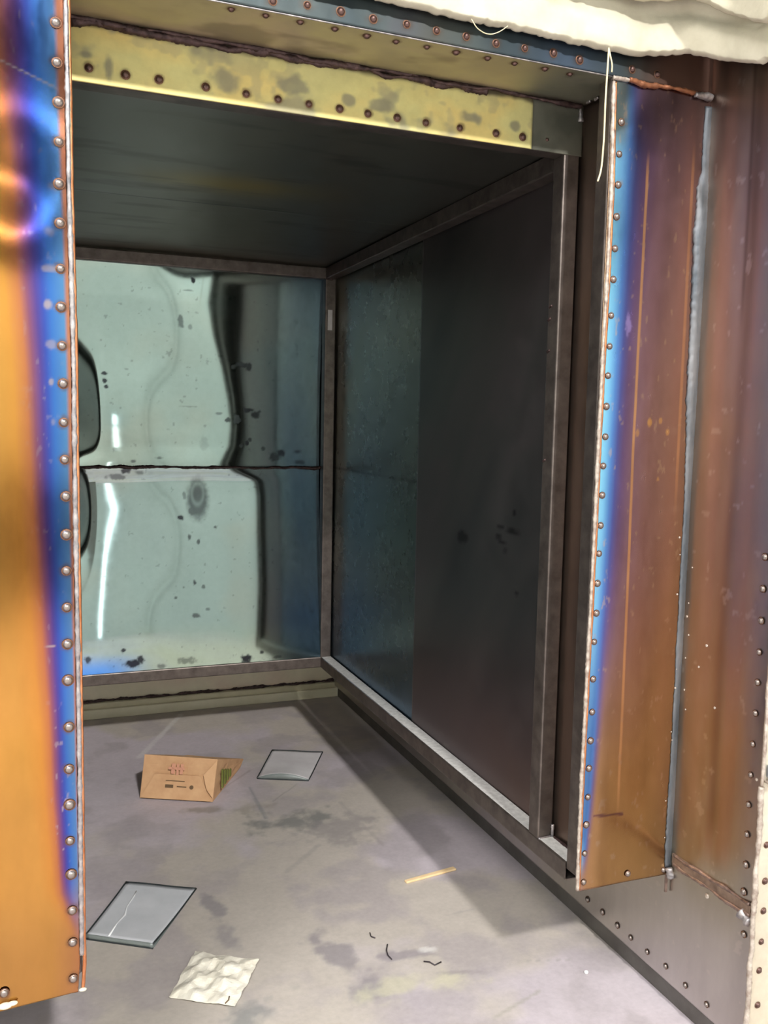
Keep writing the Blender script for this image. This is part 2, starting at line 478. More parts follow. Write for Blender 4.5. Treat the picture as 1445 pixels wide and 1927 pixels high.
# =================================================================== BACK WALL
wall_back = empty('wall_back'); tag(wall_back, 'buckled mirror-bright steel back wall of the chamber', kind='structure')
YS = YB+0.046      # sheet plane, behind the tubes
def back_sheet(name, z0, z1, lower):
    us = np.linspace(LX-0.02, X+0.03, 300); vsx = np.linspace(z0, z1, 220)
    U, V = np.meshgrid(us, vsx, indexing='ij')
    D = YS; D2 = YS-YF
    k = (D+D2)/D
    if not lower:
        pts = [on(a, b, 'y', YS) for a, b in ((398, 505), (390, 570), (400, 630), (416, 690), (428, 750), (434, 800), (430, 840), (414, 872))]
    else:
        pts = [on(a, b, 'y', YS) for a, b in ((430, 884), (455, 892), (476, 903), (481, 930), (481, 1000), (482, 1100), (478, 1160), (470, 1260))]
    zz = np.array([p[2] for p in pts])[::-1]; xx = np.array([p[0] for p in pts])[::-1]
    xb = np.interp(vsx, zz, xx)
    ker = np.exp(-np.linspace(-2, 2, 13)**2); ker /= ker.sum()
    xb = np.convolve(np.pad(xb, 6, 'edge'), ker, 'valid')
    # slope of the buckled sheet, set through where its mirrored view leaves the opening
    E = U*k
    sh = X-xb*k
    E = E+sh[None]*np.exp(-((U-xb[None])/0.10)**2)
    E = E+0.10*np.exp(-((U-0.52)/0.08)**2)*np.sin((V-z0)*8.0)
    # bend of the upright lamp's reflection
    wave = ((600, 0), (755, 2), (850, 10), (874, -14)) if not lower else ((884, -16), (960, 3), (1050, -20), (1150, -38), (1260, -55))
    wz_ = np.array([on(215, b, 'y', YS)[2] for a, b in ((0, q[0]) for q in wave)])[::-1]
    wd_ = np.array([q[1] for q in wave])[::-1]/440.0
    E = E-0.74*np.interp(vsx, wz_, wd_)[None]*np.exp(-((U-0.31)/0.09)**2)
    if not lower:
        e = on(166, 800, 'y', YS); wz = np.where(V > e[2], 0.34, 0.13)
        E = E-0.62*np.exp(-((U-0.20)/0.075)**4)*np.exp(-((V-e[2])/wz)**2)
    else:
        e = on(150, 960, 'y', YS)
        E = E-0.50*np.exp(-((U-0.15)/0.085)**4)*np.exp(-((V-e[2])/0.22)**2)
    hx = (E-U*k)/D2/2
    du = us[1]-us[0]
    h = -np.cumsum(hx[::-1], 0)[::-1]*du
    t = (V-z0)/(z1-z0)
    h = h+0.014-(0.046 if lower else 0.052)*(V-1.5)**2
    if lower:
        c = on(373, 940, 'y', YS)
        h = h+0.0012*np.exp(-(((U-c[0])/0.034)**2+((V-c[2])/0.060)**2))
    # edges stay fixed to the tubes
    P = np.stack([U, YS+h, V], -1)
    col = np.broadcast_to(lin((134, 150, 148) if lower else (126, 140, 136)), U.shape+(3,)).copy()
    col = mixc(col, (142, 148, 140) if lower else (134, 138, 128), ss(0.45, 0.7, fbm(U*3, V*3, 5, 3))*0.5)
    # blue-grey towards the right edge; temper colours along the bottom
    col = mixc(col, (64, 80, 98), ss(0.88, 1.16, U)*0.75*(0.6+0.8*fbm(U*3, V*2, 8, 3)))
    if lower:
        col = mixc(col, (60, 130, 210), (1-ss(0.40, 0.50, V))*(1-ss(0.25, 0.5, U))*0.8)
        col = mixc(col, (150, 160, 120), (1-ss(0.45, 0.62, V))*ss(0.3, 0.5, U)*0.3)
        col = mixc(col, (44, 72, 98), (1-ss(0.42, 0.85, V))*ss(0.95, 1.2, U)*0.6)
    dark = np.zeros(U.shape)
    R = random.Random(4 if lower else 2)
    if not lower:
        spots = [(362, 527, 5, 7, .9), (355, 547, 10, 2, .5), (340, 605, 6, 14, .6), (358, 615, 5, 7, .4), (197, 702, 5, 4, .9), (197, 716, 4, 5, .9), (200, 727, 4, 4, .9),
                 (455, 686, 16, 6, .85), (470, 692, 7, 10, .8), (440, 690, 8, 8, .7), (468, 772, 12, 6, .9), (483, 780, 10, 9, .8), (448, 788, 9, 12, .8), (430, 790, 6, 6, .7),
                 (455, 838, 5, 5, .8), (466, 834, 4, 6, .9), (472, 828, 4, 6, .7), (497, 845, 5, 4, .6), (518, 860, 12, 10, .7), (530, 852, 8, 8, .8), (562, 850, 8, 4, .6), (565, 870, 10, 5, .6),
                 (300, 862, 8, 3, .6), (355, 765, 18, 2, .35), (250, 868, 6, 4, .7), (385, 835, 9, 16, .18), (412, 778, 8, 3, .5)]
    else:
        spots = [(237, 885, 9, 8, .85), (222, 898, 20, 7, .6), (262, 890, 8, 5, .5), (255, 882, 5, 3, .8), (340, 975, 7, 5, .9), (362, 962, 9, 10, .7), (348, 932, 4, 10, .5), (357, 1013, 4, 7, .7), (374, 1020, 3, 5, .7),
                 (366, 1097, 4, 5, .8), (383, 1104, 4, 5, .6), (330, 1124, 5, 4, .7), (368, 1158, 9, 5, .7), (390, 1146, 5, 3, .5), (232, 1221, 5, 4, .9), (250, 1245, 18, 9, .95), (262, 1238, 8, 8, .9),
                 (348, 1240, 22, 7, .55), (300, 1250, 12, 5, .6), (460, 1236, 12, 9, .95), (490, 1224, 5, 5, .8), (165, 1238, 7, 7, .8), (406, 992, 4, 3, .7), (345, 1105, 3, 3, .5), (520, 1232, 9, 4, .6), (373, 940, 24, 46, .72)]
    for (a, b, ra, rb, s) in spots:
        p = on(a, b, 'y', YS); sc = 440.0
        r = np.sqrt(((U-p[0])*sc/ra)**2+((V-p[2])*sc/rb)**2)+(1.1 if rb < 30 else 0.25)*(fbm(U*70, V*70, int(a), 3)-0.5)
        dark = np.maximum(dark, (1-ss(0.55, 1.15, r))*s)
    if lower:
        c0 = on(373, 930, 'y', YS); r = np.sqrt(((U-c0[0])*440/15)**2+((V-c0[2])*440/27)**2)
        dark = dark*(1-0.35*np.exp(-((r-0.75)/0.18)**2))  # dark oval with paler ring: a dimple reflection painted into the sheet
    edge = (V-z0) if not lower else (z1-V)
    dark = np.maximum(dark, (1-ss(0.0, 0.012, edge))*0.6*ss(0.35, 0.6, fbm(U*14, V*14, 6, 3)))
    if lower:
        dark = np.maximum(dark, (1-ss(0.0, 0.03, V-z0))*ss(0.4, 0.6, fbm(U*12, V*20, 61, 4))*0.8)
    fine = ss(0.78, 0.84, fbm(U*55, V*55, 12, 3))*0.3
    dark = np.maximum(dark, fine)
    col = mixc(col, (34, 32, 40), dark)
    rough = 0.05+0.15*ss(0.5, 0.9, dark)+0.08*ss(0.9, 1.2, U)
    return grid(name, P, M['mirror'], wall_back, col, rough, 0.002, flip=False)
ZSEAM = 1.291
su = back_sheet('liner_sheet', ZSEAM, ZT+0.03, False)
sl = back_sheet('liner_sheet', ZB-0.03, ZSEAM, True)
weld('weld_seam', (LX, YS-0.004, ZSEAM), (X+0.02, YS-0.004, ZSEAM-0.002), 0.0055, M['weld_dark'], wall_back, 0.004, 0.5, 0.9, 5)
weld('weld_seam', (LX, YB+0.03, ZB+0.004), (X, YB+0.03, ZB+0.004), 0.0045, M['weld_dark'], wall_back, 0.004, 0.5, 0.9, 8)
# outer casing behind, seen below the liner
ux = np.linspace(-1.0, XS+0.06, 90); vz = np.linspace(0.06, 2.6, 60)
U, V = np.meshgrid(ux, vz, indexing='ij')
c = ramp(fbm(U*2.5, V*2.5, 4, 3), [(0.3, (216, 206, 180)), (0.5, (232, 222, 196)), (0.7, (226, 200, 182))])
grid('casing_sheet', np.stack([U, np.full(U.shape, YC), V], -1), M['cream'], wall_back, c, np.full(U.shape, 0.4), 0.003, flip=False)
base = box('base_channel', (-1.0, YC-0.03, 0.0), (XS+0.05, YC+0.02, 0.075), plain('pale_channel', (196, 188, 160), (216, 208, 178), 0.5, 0.1, 8), wall_back, 0.004)
box('channel_lip', (-1.0, YC-0.05, 0.0), (XS+0.05, YC-0.03, 0.048), plain('bright_channel_lip', (222, 214, 184), (238, 230, 204), 0.5, 0.0, 8), wall_back, 0.004)
weld('weld_seam', (-0.2, YC-0.004, 0.078), (XS+0.04, YC-0.004, 0.078), 0.006, M['weld_dark'], wall_back, 0.006, 0.7, 1.6, 12)

# =================================================================== RIGHT WALL
wall_right = empty('wall_right'); tag(wall_right, 'dark steel right wall of the chamber with its outer casing', kind='structure')
XI = X+T+0.001
def side_sheet(y0, y1, x, seed, front):
    us = np.linspace(y0, y1, 130); vsx = np.linspace(ZB-0.02, ZT+0.03, 200)
    U, V = np.meshgrid(us, vsx, indexing='ij')
    h = 0.003*(fbm(U*2, V*1.4, seed, 1)-0.5)
    n = fbm(U*2.2+V*1.4, V*1.1, seed+4, 4)
    if front:
        c = ramp(n, [(0.3, (92, 92, 94)), (0.5, (112, 108, 108)), (0.7, (126, 116, 118))])
        c = mixc(c, (128, 104, 86), (1-ss(ZB, ZB+0.25, V-0.10*(fbm(U*6, V*3, 9, 3)-0.3)))*(1-ss(2.0, 2.6, U))*0.9)
        c = mixc(c, (118, 98, 100), (1-ss(0.5, 1.0, V))*0.5)
        rough = 0.40+0.1*n
    else:
        c = ramp(n, [(0.3, (110, 116, 116)), (0.5, (126, 130, 122)), (0.7, (128, 128, 110))])
        c = mixc(c, (64, 96, 124), (1-ss(0.45, 1.0, V))*0.8)  # bluish tones here paint in the mirrored back sheet
        c = mixc(c, (90, 124, 130), np.exp(-((V-1.1)/0.18)**2)*0.5)
        c = mixc(c, (50, 52, 54), np.exp(-((V-ZSEAM)/0.004)**2)*0.7)
        rough = 0.24+0.08*n
    if front:
        for (a, b, ra, rb) in ((942, 992, 8, 5), (938, 1010, 7, 5), (945, 1022, 9, 4), (950, 1036, 6, 4), (968, 965, 3, 6), (965, 1000, 14, 5), (870, 1010, 14, 14), (972, 1118, 5, 4)):
            p = on(a, b, 'x', x); r = np.hypot((U-p[1])*600/ra*0.5, (V-p[2])*640/rb)
            c = mixc(c, (44, 40, 44), (1-ss(0.5, 1.2, r+0.5*(fbm(U*50, V*50, a, 3)-0.5)))*0.75)
        c = mixc(c, (140, 134, 128), ss(0.72, 0.8, fbm(U*9, V*18, 77, 4))*0.3*(1-ss(0.5, 0.9, V)))
    return grid('liner_sheet', np.stack([x+h, U, V], -1), M['dull'], wall_right, c, rough, 0.003, flip=True)
side_sheet(2.93, YB+T, XI+0.004, 31, False)
side_sheet(YP+0.03, 2.98, XI, 41, True)
# reveal sheet between the posts, set back
us = np.linspace(YQ-0.02, YP+0.03, 24); vsx = np.linspace(ZB-0.01, ZS, 160)
U, V = np.meshgrid(us, vsx, indexing='ij')
c = ramp(fbm(U*9, V*2, 71, 4), [(0.3, (98, 88, 82)), (0.7, (132, 112, 100))])
c = mixc(c, (126, 98, 72), ss(0.45, 0.7, fbm(U*9, V*1.1, 72, 3))*(1-ss(1.5, 2.0, V)))
grid('reveal_sheet', np.stack([np.full(U.shape, XI+0.002), U, V], -1), M['dull'], wall_right, c, np.full(U.shape, 0.38), 0.003, flip=True)

# outer casing, right: full depth, standing on a base channel
us = axis_pts([(1.515, 1.86, 120), (1.86, YC, 120)]); vsx = axis_pts([(0.058, 0.6, 150), (0.6, 2.62, 300)])
U, V = np.meshgrid(us, vsx, indexing='ij')
n = fbm(U*5, V*1.2, 51, 4); nv = fbm(U*26, V*0.5, 52, 3)
c = ramp(V+0.25*(n-0.5), [(0.05, (176, 166, 158)), (0.28, (172, 160, 146)), (0.40, (164, 146, 112)), (0.55, (164, 136, 94)), (0.9, (166, 126, 84)), (1.4, (158, 122, 88)), (1.8, (154, 124, 98)), (2.1, (148, 118, 96)), (2.4, (146, 116, 96))])
c = mixc(c, (170, 118, 84), ss(0.5, 0.72, nv)*0.55*(1-ss(1.70, 1.80, 3.45-U-0.0))*0+ss(0.5, 0.72, nv)*0.5*ss(0.42, 0.5, V))
c = mixc(c, (120, 88, 56), np.exp(-((U-1.655-0.01*np.sin(V*2.4))/0.018)**2)*ss(0.45, 0.6, V)*0.55)
c = mixc(c, (182, 134, 100), np.exp(-((U-1.735)/0.02)**2)*ss(0.45, 0.6, V)*0.45)
c = mixc(c, (158, 146, 136), (1-ss(1.53, 1.60, U))*0.75)
c = mixc(c, (96, 68, 48), np.exp(-((U-1.665)/0.006)**2)*ss(1.75, 1.9, V+0.1*n)*0.6)
c = mixc(c, (196, 176, 156), ss(0.74, 0.80, fbm(U*40, V*40, 53, 3))*0.3)
buck = 0.004*(fbm(U*7, V*2.5, 54, 3)-0.5)*ss(1.9, 1.8, U)+0.003*np.exp(-((U-1.66)/0.03)**2)*np.sin(V*4.0)
c = desat(c, 0.55, 1.30)*np.array([1.04, 1.03, 1.02])
casing = grid('casing_sheet', np.stack([XS+buck*ss(0.3, 0.6, V), U, V], -1), M['sheet'], wall_right, c, 0.30+0.10*n, 0.003, flip=True)
box('base_channel', (XS+0.012, 1.515, 0.0), (XS+0.06, YC, 0.075), plain('grey_base_channel', (92, 88, 84), (116, 112, 108), 0.55, 0.6, 10), wall_right, 0.003)
# front return of the casing, pale sheet facing the viewer
ux = np.linspace(XS-0.003, 2.3, 60); vz = np.linspace(0.0, 2.6, 160)
U, V = np.meshgrid(ux, vz, indexing='ij')
c = ramp(fbm(U*5, V*3, 81, 3), [(0.3, (186, 174, 156)), (0.7, (206, 196, 178))])
cream = grid('front_return', np.stack([U, np.full(U.shape, 1.512), V], -1), M['plate'], wall_right, c, np.full(U.shape, 0.4), 0.003, flip=False)
weld('weld_seam', (XS-0.004, 1.510, 0.0), (XS-0.004, 1.510, 0.70), 0.006, M['weld_pale'], wall_right, 0.006, 0.3, 0.5, 3)
weld('weld_seam', (XS-0.003, 1.510, 0.70), (XS-0.003, 1.510, 2.4), 0.004, M['weld_pale'], wall_right, 0.006, 0.3, 0.5, 4)
box('bracket', (XS+0.008, 1.49, 0.72), (XS+0.06, 1.512, 0.75), M['clear'], wall_right, 0.003)
box('bracket_flange', (XS+0.004, 1.485, 0.708), (XS+0.08, 1.512, 0.714), M['weld_pale'], wall_right, 0.002)
# twin weld running forward from the seam
weld('weld_seam', (XS-0.003, 1.788, 0.408), (XS-0.003, 1.522, 0.412), 0.0045, M['weld_brown'], wall_right, 0.004, 0.6, 0.6, 21)
weld('weld_seam', (XS-0.003, 1.790, 0.380), (XS-0.003, 1.524, 0.386), 0.0048, M['weld_brown'], wall_right, 0.004, 0.6, 0.7, 22)
box('seam_strip', (XS-0.004, 1.520, 0.384), (XS+0.001, 1.792, 0.410), plain('burnt_seam_strip', (112, 92, 80), (150, 128, 112), 0.45, 0.6, 40), wall_right)
weld('weld_blob', (XS-0.004, 1.545, 0.385), (XS-0.004, 1.520, 0.372), 0.012, M['weld_grey'], wall_right, 0.003, 0.5, 0.8, 23)
# spatter blobs on the casing
bm = bmesh.new()
bmesh.ops.create_icosphere(bm, subdivisions=2, radius=0.006)
spat_me = bpy.data.meshes.new('spatter'); bm.to_mesh(spat_me); bm.free(); spat_me.materials.append(M['weld_pale'])
for (a, b, s) in ((1303, 1068, .6), (1296, 1135, .6), (1293, 1160, .8), (1296, 1195, .7), (1330, 1215, 1.0), (1290, 1238, .6), (1315, 1255, .8), (1345, 1332, .9), (1288, 1298, .7), (1290, 1335, .6), (1331, 1686, 1.7), (1424, 1467, 1.0)):
    p = on(a, b, 'x', XS)
    o = link('spatter', spat_me, None, wall_right); o.location = (XS-0.001, p[1], p[2]); o.scale = (0.4*s, 0.65*s, 0.65*s)

# =================================================================== CEILING
ceiling = empty('ceiling'); tag(ceiling, 'dark dull steel ceiling sheets of the chamber', kind='structure')
def ceil_sheet(y0, y1, z, seed):
    us = np.linspace(LX-0.02, X+T, 120); vsx = np.linspace(y0, y1, 100)
    U, V = np.meshgrid(us, vsx, indexing='ij')
    h = 0.008*fbm(U*1.6, V*1.6, seed, 2)-0.002
    n = fbm(U*3, V*2, seed+3, 4)
    c = ramp(U+0.35*(n-0.5), [(0.1, (128, 131, 124)), (0.5, (124, 124, 112)), (0.75, (116, 116, 104)), (1.2, (112, 112, 106))])  # paler to the left: a faint reflection kept in the colour
    c = mixc(c, (164, 142, 74), np.exp(-(((U-0.58)/0.22)**2+((V-2.74)/0.10)**2))*0.85)  # painted reflection of the yellow header plate
    c = mixc(c, (40, 38, 34), np.exp(-((V-3.0-0.01*np.sin(U*4))/0.006)**2)*(1-ss(0.7, 0.95, U))*0.85)
    st = ss(0.6, 0.75, fbm(U*3, V*16, seed+7, 4))
    c = mixc(c, (80, 80, 76), st*0.5)
    c = mixc(c, (70, 66, 52), np.exp(-(((U-0.40)/0.08)**2+((V-2.86)/0.012)**2))*0.8)
    return grid('ceiling_sheet', np.stack([U, V, z+h], -1), M['dull'], ceiling, c, 0.36+0.1*n, 0.003, flip=True)
ceil_sheet(YP+0.01, 3.02, 2.1955, 91)
ceil_sheet(2.99, YB+T+0.08, 2.1985, 95)
box('light_block_sheet', (-1.0, YF+0.004, 2.60), (XS+0.003, 4.06, 2.604), M['cabinet'], ceiling)  # unseen roof added to keep light out of the wall cavity

# =================================================================== LEFT WALL (mirrors the right, hidden behind the left panel)
wall_left = empty('wall_left'); tag(wall_left, 'dark steel left wall of the chamber behind the gold panel', kind='structure')
us = np.linspace(YP, YB+T, 40); vsx = np.linspace(ZB-0.02, ZT+0.03, 40)
U, V = np.meshgrid(us, vsx, indexing='ij')
c = ramp(fbm(U*2, V*2, 17, 3), [(0.3, (92, 94, 96)), (0.7, (122, 118, 114))])
grid('liner_sheet', np.stack([np.full(U.shape, LX-T-0.001), U, V], -1), M['dull'], wall_left, c, np.full(U.shape, 0.36), 0.003, flip=False)
us = np.linspace(1.81, YC, 30); vsx = np.linspace(0.0, 2.6, 30)
U, V = np.meshgrid(us, vsx, indexing='ij')
c = ramp(fbm(U*2, V*2, 18, 3), [(0.3, (150, 130, 106)), (0.7, (172, 150, 126))])
grid('casing_sheet', np.stack([np.full(U.shape, -1.0), U, V], -1), M['sheet'], wall_left, c, np.full(U.shape, 0.36), 0.003, flip=False)

# =================================================================== TUBE FRAME
frame = empty('tube_frame', (0, 0, 0))
tag(frame, 'welded square steel tube frame lining the edges of the chamber', 'frame')
tb = M['tube']; tl = M['tube_lit']
z0r, z1r = ZB-T, ZB
hollow_tube('bottom_rail', 'y', (X, YQ, z0r), (X+T, YB+T, z1r), tb, frame)
hollow_tube('bottom_rail', 'y', (LX-T, YQ, z0r), (LX, YB+T, z1r), tb, frame)
hollow_tube('bottom_rail', 'x', (LX, YB, z0r), (X, YB+T, z1r), tb, frame)
hollow_tube('top_rail', 'y', (X, YP+0.05, ZT), (X+T, YB+T, ZT+T), tb, frame)
hollow_tube('top_rail', 'y', (LX-T, YP+0.05, ZT), (LX, YB+T, ZT+T), tb, frame)
hollow_tube('top_rail', 'x', (LX, YB, ZT), (X, YB+T, ZT+T), tb, frame)
bp = hollow_tube('back_post', 'z', (X, YB, z1r), (X+T, YB+T, ZT), tb, frame)
hollow_tube('back_post', 'z', (LX-T, YB, z1r), (LX, YB+T, ZT), tb, frame)
hollow_tube('front_post', 'z', (X, YP, z1r), (X+0.045, YP+T, ZH), tb, frame)
hollow_tube('front_post', 'z', (LX-T, YP, z1r), (LX, YP+T, ZH), tb, frame)
hollow_tube('jamb_post', 'z', (X+0.002, YF+0.004, z1r-0.016), (X+T, YQ-0.001, ZS), tb, frame)
hollow_tube('jamb_post', 'z', (LX-T, YF+0.004, z1r-0.016), (LX+0.001, YQ-0.001, ZS), tb, frame)
hollow_tube('header_rail', 'x', (LX-T, YP+0.003, ZH+0.0005), (X+T, YP+T, ZH+T), tb, frame)
rail0 = [o for o in frame.children if o.name.startswith('bottom_rail')][0]
box('lit_dust_layer', (X+0.004, YP+T+0.002, z1r-0.0002), (X+T-0.002, YB-0.004, z1r+0.0010), tl, rail0)  # pale grit, lightened to carry the lamp light on the rail top
box('lit_dust_layer', (X+0.004, YQ+0.001, z1r-0.0002), (X+T-0.002, YP-0.002, z1r+0.0010), tl, rail0)
p0 = on(617, 583, 'y', YB); p1 = on(627, 622, 'y', YB)
box('tape_strip', (p0[0], YB-0.0015, p1[2]), (p0[0]+0.021, YB-0.0002, p0[2]), M['tape'], bp)
bp['label'] = 'square steel tube with a short strip of white tape near its top'
for (a, b) in ((1040, 578), (1038, 603), (1036, 662), (1028, 868)):
    p = on(a-4, b, 'x', X)
    weld('weld_tack', (X-0.0005, p[1]+0.006, p[2]), (X-0.0005, p[1]-0.006, p[2]+0.004), 0.0035, M['weld_dark'], frame, 0.003, 0.3, 0.5, a)
weld('weld_tack', (X+0.043, YP-0.006, ZB+0.004), (X+0.043, YP-0.004, ZB+0.035), 0.005, M['weld_grey'], frame, 0.003, 0.4, 0.5, 41)
weld('weld_tack', (X+0.002, YP-0.002, ZB+0.001), (X+0.040, YP-0.002, ZB+0.001), 0.004, M['weld_grey'], frame, 0.003, 0.4, 0.5, 42)
weld('weld_tack', (X+0.0, YB-0.002, ZT-0.001), (X+0.03, YB-0.002, ZT-0.001), 0.004, M['weld_dark'], frame, 0.003, 0.4, 0.5, 43)
weld('weld_seam', (XI-0.004, YQ+0.01, ZB+0.002), (XI-0.004, YP-0.01, ZB+0.002), 0.0045, M['weld_dark'], frame, 0.004, 0.5, 0.8, 44)

# =================================================================== FRONT WALL
wall_front = empty('wall_front'); tag(wall_front, 'heat-tinted riveted steel front wall around the opening', kind='structure')

def halo(c, A, B, marks, rad, col, k):
    for (a, b) in marks:
        r = np.hypot(A-a, B-b)+0.5*rad*(fbm(A*90, B*90, 3, 2)-0.5)
        c = mixc(c, col, (1-ss(rad*0.55, rad*1.15, r))*k)
    return c

# rivet prototype: low dome on a burnt collar
def rivet_mesh(name, r, mat, ringmat):
    bm = bmesh.new()
    prof = [(1.0, 0.0), (0.97, 0.30), (0.80, 0.60), (0.5, 0.78), (0.0, 0.86)]
    n = 12
    rings = []
    for (q, z) in prof[:-1]:
        rings.append([bm.verts.new((r*q*math.cos(2*math.pi*k/n), r*q*math.sin(2*math.pi*k/n), r*z)) for k in range(n)])
    top = bm.verts.new((0, 0, r*prof[-1][1]))
    outer = [bm.verts.new((r*1.35*math.cos(2*math.pi*k/n), r*1.35*math.sin(2*math.pi*k/n), r*0.03)) for k in range(n)]
    for k in range(n):
        f = bm.faces.new((outer[k], outer[(k+1) % n], rings[0][(k+1) % n], rings[0][k])); f.material_index = 1
    for a, b in zip(rings[:-1], rings[1:]):
        for k in range(n):
            bm.faces.new((a[k], a[(k+1) % n], b[(k+1) % n], b[k]))
    for k in range(n):
        bm.faces.new((rings[-1][k], rings[-1][(k+1) % n], top))
    bm.normal_update()
    me = bpy.data.meshes.new(name); bm.to_mesh(me); bm.free()
    me.materials.append(mat); me.materials.append(ringmat)
    me.polygons.foreach_set('use_smooth', [True]*len(me.polygons))
    return me
RV = rivet_mesh('rivet_bright', 0.0078, M['rivet'], M['rivet_ring'])
RV2 = rivet_mesh('rivet_burnt', 0.0070, M['rivet_rust'], M['rivet_ring'])
def rivets(px, ax, val, normal, me, parent, scale=1.0, off=0.0005):
    out = []
    q = Vector(normal).to_track_quat('Z', 'Y').to_euler()
    for (a, b) in px:
        p = on(a, b, ax, val)
        o = link('rivet', me, None, parent)
        o.location = Vector(p)+Vector(normal)*off
        o.rotation_euler = q
        s = scale*(0.88+0.24*rnd.random())
        o.scale = (s, s, s)
        out.append(p)
    return out

# --- left panel: gold with a violet and blue temper band along its edge
ZPB = 0.352
edge_px = [(131, 0), (134, 150), (137, 346), (141, 500), (146, 700), (148, 900), (152, 1150), (156, 1400), (159, 1650), (161, 1812), (158, 1862)]
ez = np.array([on(a, b, 'y', YF)[2] for a, b in edge_px])[::-1]; ex = np.array([on(a, b, 'y', YF)[0] for a, b in edge_px])[::-1]
vz = np.linspace(ZPB-0.006, ZS, 520)
exz = np.interp(vz, ez, ex)
un = np.concatenate([np.linspace(-1.0, -0.16, 18, endpoint=False), np.linspace(-0.16, 0.0, 90)])
P = np.zeros((len(un), len(vz), 3))
P[..., 0] = exz[None]-0.011+un[:, None]
A = P[..., 0]; B = np.broadcast_to(vz[None], A.shape)
P[..., 2] = B
d = -un[:, None]+0.007+0*B
bot = 0.012*np.clip((d-0.02)/0.16, 0, 1)*(1-ss(0.352, 0.42, B))
P[..., 2] -= bot
w = np.interp(vz, [0.35, 0.48, 0.56, 0.75, 1.0, 1.3, 1.6, 1.9, 2.1, 2.3], [0.10, 0.22, 0.48, 0.62, 0.72, 0.85, 0.95, 1.05, 1.35, 1.5])[None]
nn = fbm(A*9, B*2.2, 101, 3)
dn = d/w*(1+0.25*(nn-0.5))
c = ramp(dn, [(0.0, (206, 132, 92)), (0.012, (200, 130, 100)), (0.018, (96, 150, 206)), (0.040, (72, 128, 214)), (0.052, (74, 96, 196)), (0.062, (100, 82, 166)), (0.076, (156, 96, 126)), (0.090, (212, 132, 84)), (0.115, (232, 160, 70)), (0.16, (230, 168, 78)), (0.6, (226, 168, 84))])
low = 1-ss(0.42, 0.62, B+0.08*(nn-0.5))
c = c*(1-low[..., None])+ramp(d, [(0, (206, 136, 92)), (0.02, (206, 146, 88)), (0.06, (208, 152, 76)), (0.5, (222, 168, 92))])*low[..., None]
c = mixc(c, (150, 96, 90), ss(1.95, 2.25, B+0.2*(fbm(A*5, B*3, 104, 3)-0.5))*ss(0.10, 0.16, d)*0.75)  # browner top: the dark hall mirrored there is put into the colour
riv_left = [(105, 43), (107, 118), (110, 193), (111, 267), (111, 346), (113, 420), (114, 506), (115, 578), (117, 651), (119, 722), (120, 795), (122, 865), (124, 934), (125, 1006), (125, 1074), (126, 1143), (127, 1212), (128, 1280), (130, 1368), (130, 1447), (131, 1514), (132, 1582), (134, 1645), (136, 1713), (137, 1773), (138, 1841), (8, 1868)]
mk = [tuple(on(a, b, 'y', YF)[[0, 2]]) for a, b in riv_left]
c = halo(c, A, B, mk, 0.014, (124, 92, 74), 0.6)
for (a, b, ra, rb, k) in ((95, 505, 18, 7, .6), (90, 573, 8, 10, .8), (96, 648, 10, 10, .5), (97, 718, 6, 9, .7), (100, 795, 6, 8, .4), (96, 1217, 11, 3, .9), (92, 435, 12, 10, .4), (100, 350, 10, 8, .3)):
    p = on(a, b, 'y', YF)
    r = np.hypot((A-p[0])*900/ra, (B-p[2])*960/rb)+0.8*(fbm(A*80, B*80, a, 3)-0.5)
    c = mixc(c, (196, 176, 178), (1-ss(0.4, 1.1, r))*k)
sp = ss(0.74, 0.80, fbm(A*95, B*60, 107, 3))*np.exp(-((dn-0.06)/0.03)**2)
c = mixc(c, (206, 190, 196), sp*0.7*(0.3+0.7*(1-ss(0.6, 1.1, B))))
def scratch(c, A, B, a, b, w_, col, k):
    a = np.array(a); b = np.array(b); ab = b-a
    t = np.clip(((A-a[0])*ab[0]+(B-a[1])*ab[1])/(ab@ab), 0, 1)
    dd = np.hypot(A-a[0]-t*ab[0], B-a[1]-t*ab[1])
    return mixc(c, col, (1-ss(w_*0.5, w_, dd))*k)
pa = on(0, 112, 'y', YF); pb = on(105, 165, 'y', YF)
c = scratch(c, A, B, (pa[0], pa[2]), (pb[0], pb[2]), 0.0022, (200, 190, 190), 0.6)
# gentle waviness of the thin sheet
P[..., 1] = YF+0.0024*(fbm(A*5, B*3.5, 111, 2)-0.5)*ss(0.0, 0.05, d)+0.0016*np.sin(B*7+A*9)*ss(0.02, 0.12, d)
for (a, b, s_, am) in ((20, 330, 0.075, 0.0050),):
    p = on(a, b, 'y', YF)
    P[..., 1] += am*np.exp(-(((A-p[0])/s_)**2+((B-p[2])/(s_*1.1))**2))
c = desat(c, 0.05, 0.66)
left_panel = grid('front_panel', P, M['sheet'], wall_front, c, 0.11+0.05*nn, 0.003, flip=False)
left_panel['label'] = 'gold steel panel with a violet and blue band along its riveted edge'
rivets(riv_left, 'y', YF, (0, -1, 0), RV, left_panel, 1.0, 0.0012)
pts = []
for z in np.linspace(0.425, ZS, 300):
    pts.append((np.interp(z, ez, ex)-0.0065, YF-0.001, z))
pts = np.array(pts)
tube_pts('weld_bead', pts, 0.0046*(0.75+0.6*fbm(pts[:, 2]*40, pts[:, 0]*0, 4, 3)), M['weld_grey'], left_panel, 8, 0.35)
pts2 = np.array([(np.interp(z, ez, ex)-0.0018, YF+0.001, z) for z in np.linspace(ZPB-0.004, ZS, 300)])
tube_pts('copper_edge', pts2, 0.0034*(0.85+0.4*fbm(pts2[:, 2]*30, pts2[:, 0]*0, 9, 3)), M['weld_copper'], left_panel, 8, 0.15)
